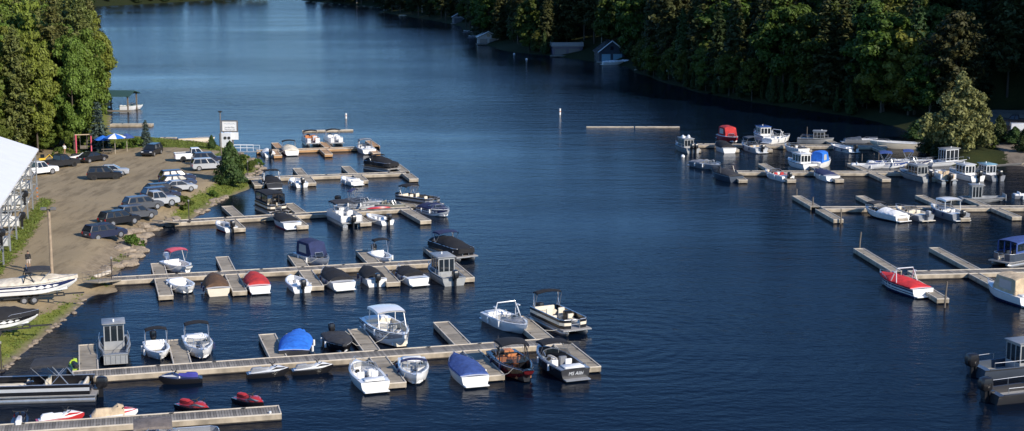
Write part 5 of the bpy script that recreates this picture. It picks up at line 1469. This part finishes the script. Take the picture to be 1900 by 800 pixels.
for z in (1.9, 3.6, 5.2):
    for off in (0, 2.4, 6.8):
        a = nx * off; b_ = ax * Lr + nx * off; c = (a + b_) / 2
        MB().box((c.x, c.y, z), (Lr, .09, .12), math.atan2(ax.y, ax.x)).build('beam', M_GALV, rk)
    for i in range(nb_):
        a = ax * (Lr * i / (nb_ - 1)); c = a + nx * 3.4
        MB().box((c.x, c.y, z + .13), (6.8, .08, .1), math.atan2(nx.y, nx.x)).build('arm', M_GALV, rk)
for i in range(nb_ - 1):
    a = ax * (Lr * i / (nb_ - 1)); b_ = ax * (Lr * (i + 1) / (nb_ - 1))
    for z0_, z1_ in ((.2, 1.9), (1.95, 3.6)) if i % 2 == 0 else ((1.9, 3.6), (3.65, 5.2)):
        MB().tube([(a.x, a.y, z0_), (b_.x, b_.y, z1_)], .035, 5).build('brace', M_GALV, rk)
e = MB(); o1 = -.35; pts = []
for off, z in ((-.35, HR_), (7.5, HR_ + 2.9), (15.0, HR_ + .1)):
    a = nx * off - ax * .4; b_ = ax * (Lr + 1) + nx * off; pts.append(((a.x, a.y, z), (b_.x, b_.y, z)))
ring = [pts[0][0], pts[1][0], pts[2][0]]; ring2 = [pts[0][1], pts[1][1], pts[2][1]]
e.loft([[*ring, *[(p[0], p[1], p[2] - .22) for p in reversed(ring)]], [*ring2, *[(p[0], p[1], p[2] - .22) for p in reversed(ring2)]]], True, True, True)
e.build('roof', M_WROOF, rk)
# near white corner panel with yellow band
a = ax * (Lr * .93) - nx * .12
MB().box((a.x, a.y, 2.0), (.9, .12, 4.0), math.atan2(ax.y, ax.x)).build('corner_panel', gel('white'), rk)
MB().box((a.x - nx.x * .04, a.y - nx.y * .04, 2.2), (.92, .08, .5), math.atan2(ax.y, ax.x)).build('panel_band', gel('yellow'), rk)
# stripes on the far post
for z in (.5, 1.0, 1.5):
    MB().box((0, 0, z), (.17, .17, .22)).build('warning_band', gel('orange'), rk)
k_ = 0
for z, s_list in ((.35, (.18, .40, .62, .85)), (2.1, (.10, .32, .55, .78)), (3.8, (.12, .30, .52))):
    for f_ in s_list:
        a = ax * (Lr * f_ + rnd.uniform(-.3, .3)) + nx * 3.0
        pos = Vector((q0.x + a.x, q0.y + a.y, 0))
        lv = {.35: 'bottom', 2.1: 'middle', 3.8: 'top'}[z]
        orden = ('farthest', 'second farthest', 'third farthest', 'nearest')[s_list.index(f_)]
        col = ('white', 'white', 'pale', 'slate')[k_ % 4]
        runabout(0, 0, math.atan2(-nx.y, -nx.x) + (math.pi if k_ % 3 else 0), f'{orden} stored boat on the {lv} level of the white-roofed rack', L=5.6, B=2.0, hull=col, ws=None, F=.7, pos=pos, z=q0.z + z + .3, ob='black' if k_ % 2 else None, platform=False, cov='white' if k_ % 4 == 1 else None)
        k_ += 1

# ------------------------------------------------------------------ sign, poles and small things on the lot
M_WOOD = mat('pole_wood', (.33, .25, .17), .85, var=.2, scale=3)
p_ = PL(97, 519, hl); hgt = 6.6
t = thing('floodlight_pole', p_, 0, 'tall wooden pole with two floodlights beside the covered tow boat', 'light pole')
MB().tube([(0, 0, -.3), (0, 0, hgt)], .17, 10, .13).build('pole', M_WOOD, t, True)
MB().box((0, 0, hgt + .02), (1.3, .12, .1)).build('crossarm', M_BLK, t)
for sd in (-1, 1): MB().box((sd * .45, -.14, hgt + .14), (.52, .36, .26), ch=.04).build('floodlight', mat('floodlight_grey', (.16, .15, .14), .5), t, True)
p_ = PL(411, 296, hl)
t = thing('utility_pole', p_, 0, 'thin dark pole left of the marina sign', 'pole')
MB().tube([(0, 0, -.2), (0, 0, 7.0)], .09, 8, .07).build('pole', M_PILE, t, True)
MB().box((0, 0, 7.0), (.5, .35, .22), ch=.04).build('lamp_head', M_BLK, t)
p_ = PL(424, 277, hl)
t = thing('marina_sign', p_, R(-4), 'pair of white marina sign boards on posts by the gangway', 'sign')
for xx in (-.75, .75): MB().box((xx, .1, 2.2), (.14, .14, 4.5)).build('post', M_PILE, t)
sb = MB().box((.3, 0, 3.75), (2.35, .12, 1.55)).build('sign_board', gel('white'), t)
e = MB()
for z in (2.93, 4.57): e.box((.3, -.02, z), (2.6, .2, .12))
for xx in (-.92, 1.52): e.box((xx, -.02, 3.75), (.12, .2, 1.52))
e.build('sign_frame', M_PILE, sb)
M_INK = mat('sign_ink', (.05, .06, .08), .6)
text(sb, 'Jordan Bay', .36, (.3, -.066, 3.55), (R(90), 0, 0), M_INK, 'sign_lettering'); text(sb, 'Marine Ltd', .36, (.3, -.066, 3.18), (R(90), 0, 0), M_INK, 'sign_lettering')
e = MB()
for k_ in range(9): e.box((-.55 + .21 * k_, -.066, 4.12 + .03 * math.sin(k_ * 2.1)), (.13, .01, .10))
e.build('sign_script', mat('sign_ink_pale', (.3, .33, .38), .6), sb)
MB().box((.55, 0, 2.2), (2.2, .12, 1.15)).build('lower_board', gel('white'), t)
p_ = PL(417, 276, hl)
t = thing('fuel_kiosk', (p_.x, p_.y + 1.5, p_.z - .1), 0, 'grey metal kiosk with two round dials behind the sign', 'kiosk')
MB().box((0, 0, 1.25), (1.8, 1.3, 2.5), ch=.06).build('body', gel('pale'), t)
MB().box((-.95, 0, 1.3), (.08, 1.2, 2.3)).build('side_door', gel('charcoal'), t)
for xx in (-.05, .55): MB().disc((xx, -.67, 1.7), (0, 1, 0), .24, .06, 14).build('dial', M_BLK, t)
# gangway to the orange-brown dock
a = P(428, 281, 1.3); b_ = P(476, 281, .55)
t = thing('gangway', (a.x, a.y, 0), 0, 'pale metal gangway with railings to the orange-brown dock', 'gangway')
d = Vector((b_.x - a.x, b_.y - a.y, 0)); n_ = Vector((-d.y, d.x, 0)).normalized()
e = MB()
for sd in (-.6, .6):
    q = n_ * sd
    e.tube([(q.x, q.y, 2.3), (q.x + d.x, q.y + d.y, 1.55)], .035, 6).tube([(q.x, q.y, 1.85), (q.x + d.x, q.y + d.y, 1.1)], .025, 6)
    for k_ in range(5): e.tube([(q.x + d.x * k_ / 4, q.y + d.y * k_ / 4, 1.3 - .75 * k_ / 4), (q.x + d.x * k_ / 4, q.y + d.y * k_ / 4, 2.3 - .75 * k_ / 4)], .03, 5)
e.build('railing', gel('pale'), t)
MB().loft([[(n_.x * s - 0, n_.y * s, z) for s, z in ((-.6, 1.3), (.6, 1.3), (.6, 1.15), (-.6, 1.15))], [(n_.x * s + d.x, n_.y * s + d.y, z) for s, z in ((-.6, .58), (.6, .58), (.6, .48), (-.6, .48))]], True, True, True).build('walkway', M_ALU, t)
# shore ramps of the docks
def ramp(A, B, za, zb, w_, label, rail=False):
    a = P(*A, za); b_ = P(*B, zb); d = Vector((b_.x - a.x, b_.y - a.y, 0)); n_ = Vector((-d.y, d.x, 0)).normalized() * w_ / 2
    t = thing('dock_ramp', (a.x, a.y, 0), 0, label, 'ramp')
    MB().loft([[(-n_.x, -n_.y, za), (n_.x, n_.y, za), (n_.x, n_.y, za - .15), (-n_.x, -n_.y, za - .15)], [(d.x - n_.x, d.y - n_.y, zb), (d.x + n_.x, d.y + n_.y, zb), (d.x + n_.x, d.y + n_.y, zb - .15), (d.x - n_.x, d.y - n_.y, zb - .15)]], True, True, True).build('ramp_deck', M_PLANKF, t)
    if rail:
        e = MB()
        for sd in (-1, 1):
            q = n_ * sd
            e.tube([(q.x, q.y, za + .8), (q.x + d.x, q.y + d.y, zb + .8)], .03, 5)
            for k_ in range(7): e.tube([(q.x + d.x * k_ / 6, q.y + d.y * k_ / 6, za + (zb - za) * k_ / 6), (q.x + d.x * k_ / 6, q.y + d.y * k_ / 6, za + .8 + (zb - za) * k_ / 6)], .02, 4)
        e.build('railing', M_PILE, t)
ramp((168, 522), (210, 517.5), 1.2, .60, 1.7, 'short railed ramp from the lot to the second dock', True)
ramp((292, 409), (326, 411), 1.2, .60, 1.6, 'plank ramp from the bank to the third dock')
ramp((440, 332), (462, 330.5), 1.0, .60, 1.5, 'plank ramp from the grassy point to the fourth dock')
a = P(1905, 302, 1.4); 
ramp((1898, 303), (1815, 309), 1.5, .6, 1.6, 'grey ramp leading down from the right lot in the shade')
# timber beam by the second dock
p_ = PL(178, 513, hl); p2 = PL(203, 511, hl); d = p2 - p_
o = MB().box((0, 0, .18), (d.length + .5, .35, .3), ch=.04).build('timber_beam', M_TRIM); o.location = (p_ + p2) / 2; o.rotation_euler = (0, 0, math.atan2(d.y, d.x)); tag(o, 'weathered timber beam lying at the head of the second dock', 'beam')
# umbrellas
def umbrella(px, py, cols, label, h=2.5, r=1.5):
    p = PL(px, py, hl); t = thing('patio_umbrella', p, rnd.uniform(0, .6), label, 'umbrella')
    MB().tube([(0, 0, 0), (0, 0, h + .1)], .035, 6).build('pole', M_TRIM, t)
    for k_ in range(8):
        a0, a1 = k_ * math.pi / 4, (k_ + 1) * math.pi / 4
        v = [(0, 0, h + .25), (math.cos(a0) * r * .6, math.sin(a0) * r * .6, h - .05), (math.cos(a1) * r * .6, math.sin(a1) * r * .6, h - .05), (math.cos(a0) * r, math.sin(a0) * r, h - .38), (math.cos(a1) * r, math.sin(a1) * r, h - .38)]
        v += [(a_, b2, c_ - .03) for a_, b2, c_ in v]
        MB().add(v, [(0, 1, 2), (7, 6, 5), (1, 3, 4, 2), (7, 9, 8, 6), (3, 8, 9, 4)]).build('panel', fab(cols[k_ % len(cols)]), t)
umbrella(214, 285, ['azure', 'white'], 'blue and white patio umbrella at the far edge of the lot', 2.8, 1.7)
umbrella(192, 283, ['azure'], 'plain blue patio umbrella left of the blue and white one', 2.35, 1.3)
umbrella(236, 281, ['royal'], 'dark blue patio umbrella right of the blue and white one', 2.5, 1.2)
def picnic(px, py, rz, label):
    p = PL(px, py, hl); t = thing('picnic_table', p, rz, label, 'picnic table')
    for k_ in range(4): MB().box((0, -.3 + .2 * k_, .74), (1.8, .18, .05)).build('plank', M_PILE, t)
    for sd in (-1, 1):
        MB().box((0, sd * .72, .44), (1.8, .26, .05)).build('bench', M_PILE, t)
        MB().tube([(sd * .6, -.75, 0), (sd * .6, -.2, .72)], .04, 4).tube([(sd * .6, .75, 0), (sd * .6, .2, .72)], .04, 4).tube([(sd * .6, -.75, .4), (sd * .6, .75, .4)], .03, 4).build('leg', M_PILE, t)
picnic(200, 286, .3, 'dark picnic table under the plain blue umbrella')
# swing frame
p_ = PL(156, 283, hl); t = thing('swing_frame', p_, R(15), 'red A-frame swing set at the edge of the wood', 'swing set')
for xx in (-1.1, 1.1):
    for sd in (-1, 1): MB().tube([(xx, sd * .75, 0), (xx, 0, 2.7)], .10, 6).build('leg', gel('pink'), t)
MB().tube([(-1.25, 0, 2.7), (1.25, 0, 2.7)], .08, 6).build('crossbar', gel('tan'), t)
s_ = MB().box((0, 0, .6), (1.1, .35, .06)).box((0, .18, .85), (1.1, .05, .4)).build('swing_seat', M_PILE, t)
MB().tube([(-.5, 0, .62), (-.5, 0, 2.65)], .02, 4).tube([(.5, 0, .62), (.5, 0, 2.65)], .02, 4).build('chain', M_STEEL, s_)
# small boats lying ashore
q = PL(148, 297, hl); jetski(0, 0, R(40), 'white jet ski on the ground between the two black vehicles', 'white', 'white', 'black', 'lime', pos=q, z=q.z + .25)
q = P(357, 268, 0); runabout(0, 0, AX('F', 4), 'long old cream boat lying along the far shore of the lot', L=7.2, B=1.9, hull='cream', deck='cream', ws=None, F=.7, pos=q, z=.22, platform=False, inner='tan', seats='brown')
q = PL(80, 304, hl)
t = thing('excavator', q, R(20), 'small yellow digger behind the white pickup', 'digger')
MB().box((0, 0, .35), (1.9, 1.3, .5), ch=.15).build('track', M_RUB, t); MB().box((-.2, 0, 1.0), (1.5, 1.2, .8), ch=.12).build('body', gel('yellow'), t, True)
t.scale = (.62, .62, .62); MB().box((-.1, 0, 1.75), (.9, 1.0, .8), ch=.06).build('cab', M_GLASS, t); MB().tube([(.5, 0, 1.2), (1.5, 0, 2.1), (2.2, 0, 1.2), (2.1, 0, .5)], .12, 6).build('arm', gel('yellow'), t)

# ------------------------------------------------------------------ people
def person(px, py, rz, label, top, bottom, skin=(.38, .22, .15), hair=(.03, .02, .015), h=1.75):
    p = PL(px, py, hl); t = thing('person', p, rz, label, 'person')
    J = [(0, 0, .93), (0, 0, 1.12), (.0, 0, 1.35), (0, 0, 1.47), (.02, 0, 1.56), (.03, 0, 1.66),
         (.02, .09, .90), (.14, .10, .50), (.04, .10, .08), (.17, .10, .03),
         (-.02, -.09, .90), (-.06, -.10, .50), (-.22, -.10, .10), (-.12, -.10, .03),
         (0, .19, 1.40), (-.05, .24, 1.13), (.08, .23, .92), (.14, .22, .84), (0, -.19, 1.40), (.06, -.24, 1.13), (.22, -.21, .98), (.28, -.2, .92)]
    E = [(0, 1), (1, 2), (2, 3), (3, 4), (4, 5), (0, 6), (6, 7), (7, 8), (8, 9), (0, 10), (10, 11), (11, 12), (12, 13), (2, 14), (14, 15), (15, 16), (16, 17), (2, 18), (18, 19), (19, 20), (20, 21)]
    rad = [.15, .14, .16, .06, .075, .10, .095, .06, .04, .04, .095, .06, .04, .04, .065, .045, .035, .035, .065, .045, .035, .035]
    me = bpy.data.meshes.new('body'); me.from_pydata(J, E, []); me.update()
    o = bpy.data.objects.new('body', me); COL.objects.link(o); o.parent = t
    md = o.modifiers.new('skin', 'SKIN'); sv = me.skin_vertices[0].data if me.skin_vertices else None
    if sv is None:
        bpy.context.view_layer.objects.active = o
        import bmesh
        bm = bmesh.new(); bm.from_mesh(me); bm.verts.layers.skin.verify(); bm.to_mesh(me); bm.free(); sv = me.skin_vertices[0].data
    for i, r_ in enumerate(rad): sv[i].radius = (r_, r_)
    sv[0].use_root = True
    o.modifiers.new('sub', 'SUBSURF').levels = 2; o.modifiers['sub'].render_levels = 2
    m = bpy.data.materials.new('clothed_figure'); m.use_nodes = True; nt = m.node_tree; bs = nt.nodes['Principled BSDF']; bs.inputs['Roughness'].default_value = .8
    tc = nt.nodes.new('ShaderNodeTexCoord'); sp = nt.nodes.new('ShaderNodeSeparateXYZ'); nt.links.new(tc.outputs['Object'], sp.inputs[0])
    cr = nt.nodes.new('ShaderNodeValToRGB'); cr.color_ramp.interpolation = 'CONSTANT'; mp = nt.nodes.new('ShaderNodeMath'); mp.operation = 'DIVIDE'; mp.inputs[1].default_value = 2.0
    nt.links.new(sp.outputs['Z'], mp.inputs[0]); nt.links.new(mp.outputs[0], cr.inputs[0])
    els = cr.color_ramp.elements; els[0].position = 0; els[0].color = (.6, .6, .6, 1); els[1].position = .05; els[1].color = (*skin, 1)
    for pos, c in ((.29, bottom), (.485, top), (.735, skin)): x = els.new(pos); x.color = (*c, 1)
    nt.links.new(cr.outputs[0], bs.inputs['Base Color']); me.materials.append(m)
    hr_ = MB(); rings = []
    for i in range(5):
        a = i / 4 * 1.5; rings.append([(.015 + math.cos(q * .785) * .118 * math.cos(a), math.sin(q * .785) * .108 * math.cos(a), 1.68 + .115 * math.sin(a)) for q in range(8)])
    hr_.loft(rings, True, True, True).build('hair', mat('hair_dark', hair, .8), t, True)
    t.scale = (h / 1.78,) * 3
    return t
person(53, 500, R(-62), 'person in black top and light shorts walking on the gravel', (.012, .012, .014), (.45, .38, .32), h=1.85)
person(120, 288, R(-100), 'person in white top standing at the edge of the wood', (.75, .72, .68), (.42, .24, .13), h=1.75)

# ------------------------------------------------------------------ far shore things
def buoy(px, py, label, h=1.3, r=.18):
    p = P(px, py, 0); t = thing('marker_buoy', p, 0, label, 'buoy')
    MB().tube([(0, 0, -.3), (0, 0, h * .8), (0, 0, h)], r, 10).build('body', gel('white'), t, True)
    MB().tube([(0, 0, h * .45), (0, 0, h * .6)], r * 1.06, 10).build('band', gel('orange'), t)
buoy(642, 220, 'white marker buoy left in the channel', 1.0)
buoy(1039, 213, 'white marker buoy in the middle of the channel', 1.2)
def ball(px, py, label):
    p = P(px, py, 0); rings = []
    for i in range(6):
        a = -1.2 + 2.7 * i / 5; rings.append([(math.cos(q * .785) * .32 * math.cos(a), math.sin(q * .785) * .32 * math.cos(a), .12 + .32 * math.sin(a)) for q in range(8)])
    o = MB().loft(rings, True, True, True).build('mooring_ball', gel('white'), None, True); o.location = (p.x, p.y, 0); tag(o, label, 'buoy')
ball(954, 101, 'left small white mooring ball off the blue boathouse'); ball(977, 111, 'right small white mooring ball off the blue boathouse')
ball(1267, 292, 'small white float below the twin-pod cabin boat')
def boathouse(px, py, head, label, w_, dp, h, wall, roof, gable, rh=2.0, doors=2, balcony=False):
    p = P(px, py, 0); t = thing('boathouse', (p.x, p.y + dp * .5, 0), head, label, 'boathouse')
    e = MB(); th = .2
    e.box((0, dp / 2 - th / 2, h / 2), (w_, th, h)).box((-w_ / 2 + th / 2, 0, h / 2), (th, dp - 2 * th, h)).box((w_ / 2 - th / 2, 0, h / 2), (th, dp - 2 * th, h)).box((0, -dp / 2 + th / 2, h - .35), (w_, th, .7))
    n = doors + 1
    for i in range(n): e.box((-w_ / 2 + .35 + (w_ - .7) * i / doors, -dp / 2 + th / 2, (h - .7) / 2), (.7, th, h - .7))
    e.build('wall', gel(wall), t)
    for i in range(doors):
        x = -w_ / 2 + .35 + (w_ - .7) * (i + .5) / doors
        MB().box((x, -dp / 2 + .14, (h - .7) / 2 + .2), ((w_ - .7) / doors - .75, .06, h - 1.0)).build('door', gel('aqua') if wall == 'slate' else gel('slate'), t)
    if gable:
        e = MB(); z = h
        for sd in (-1, 1):
            e.loft([[(0, y, z + rh), (sd * (w_ / 2 + .5), y, z - .15), (sd * (w_ / 2 + .5), y, z - .33), (0, y, z + rh - .2)] for y in (-dp / 2 - .5, dp / 2 + .5)], True, True, True)
        e.build('roof', gel(roof), t)
        MB().add([(-w_ / 2, -dp / 2 + .02, h), (w_ / 2, -dp / 2 + .02, h), (0, -dp / 2 + .02, h + rh - .1), (-w_ / 2, -dp / 2 + .2, h), (w_ / 2, -dp / 2 + .2, h), (0, -dp / 2 + .2, h + rh - .1)], [(0, 1, 2), (5, 4, 3), (1, 4, 5, 2), (0, 2, 5, 3)]).build('gable', gel(wall), t)
        e = MB()
        for sd in (-1, 1): e.tube([(sd * (w_ / 2 + .5), -dp / 2 - .52, h - .24), (0, -dp / 2 - .52, h + rh - .05)], .14, 4)
        e.build('barge_board', gel('white'), t)
        MB().box((0, -dp / 2 - .02, h + rh * .3), (.9, .1, 1.0)).build('window', M_GLASS, t)
    else:
        MB().box((0, 0, h + .12), (w_ + .6, dp + .6, .25)).build('roof', gel(roof), t)
        e = MB()
        for y in (-dp / 2 - .2,):
            e.box((0, y, h + 1.15), (w_ + .4, .08, .1)).box((0, y, h + .7), (w_ + .4, .04, .85))
        for sd in (-1, 1): e.box((sd * (w_ / 2 + .2), 0, h + .72), (.06, dp + .3, .9))
        e.build('balustrade', gel('grey'), t)
    MB().box((0, -dp / 2 - 1.2, .3), (w_ + 1.5, 2.2, .25)).build('boardwalk', M_PLANK, t)
boathouse(1052, 105, R(3), 'blue flat-roofed boathouse on the shaded right shore', 9.0, 6.5, 3.0, 'navy', 'grey', False)
boathouse(1132, 117, R(8), 'dark gabled boathouse with white trim on the right shore', 7.2, 7.0, 3.2, 'slate', 'charcoal', True, 3.0)
boathouse(905, 83, R(4), 'small grey boathouse in the dark on the far right shore', 7.0, 6.0, 2.6, 'grey', 'charcoal', True, 1.8)
boathouse(850, 45, R(5), 'tiny pale boathouse far along the right shore', 5.0, 5.0, 3.2, 'grey', 'charcoal', True, 1.5, 1)  # pale walls greyed, the shore's shade put into their colour
runabout(1137, 118, AX('R1', 4), 'white boat moored in front of the gabled boathouse', L=5.8, B=2.2, cov='white', cov_h=.4)
runabout(1157, 117, AX('R1', 4), 'white boat right of the gabled boathouse', L=4.4, B=1.9, cov='white', cov_h=.4)
runabout(872, 59, AX('R1', 0), 'grey boat at the left end of the far boathouses', L=5.0, B=2.0, hull='grey', deck='grey', ws=None)
runabout(882, 69, AX('R1', 0), 'grey boat beside the small grey boathouse', L=5.0, B=2.0, hull='grey', deck='grey', ws=None)
# open boat shelter on the left shore
p_ = P(222, 206, 0); t = thing('boat_shelter', p_, R(-4), 'open boat shelter with green roof on the left shore', 'boathouse')
for xx in (-2.6, 2.6):
    for yy in (-2.8, 2.8): MB().box((xx, yy, 1.4), (.25, .25, 4.0)).build('post', M_PILE, t)
for sd in (-1, 1): MB().loft([[(-3.2, y, z) for y, z in ((0, 4.1), (sd * 3.6, 3.3), (sd * 3.6, 3.15), (0, 3.92))], [(3.2, y, z) for y, z in ((0, 4.1), (sd * 3.6, 3.3), (sd * 3.6, 3.15), (0, 3.92))]], True, True, True).build('roof_panel', mat('green_roof', (.03, .075, .06), .6), t)
MB().box((0, -3.0, .3), (6.4, 1.0, .3)).build('walkway', M_PLANK, t)
runabout(243, 200, AX('F', 6), 'pale boat poking out of the green-roofed shelter', L=4.6, B=1.9, hull='pale', deck='green', ws=.6)
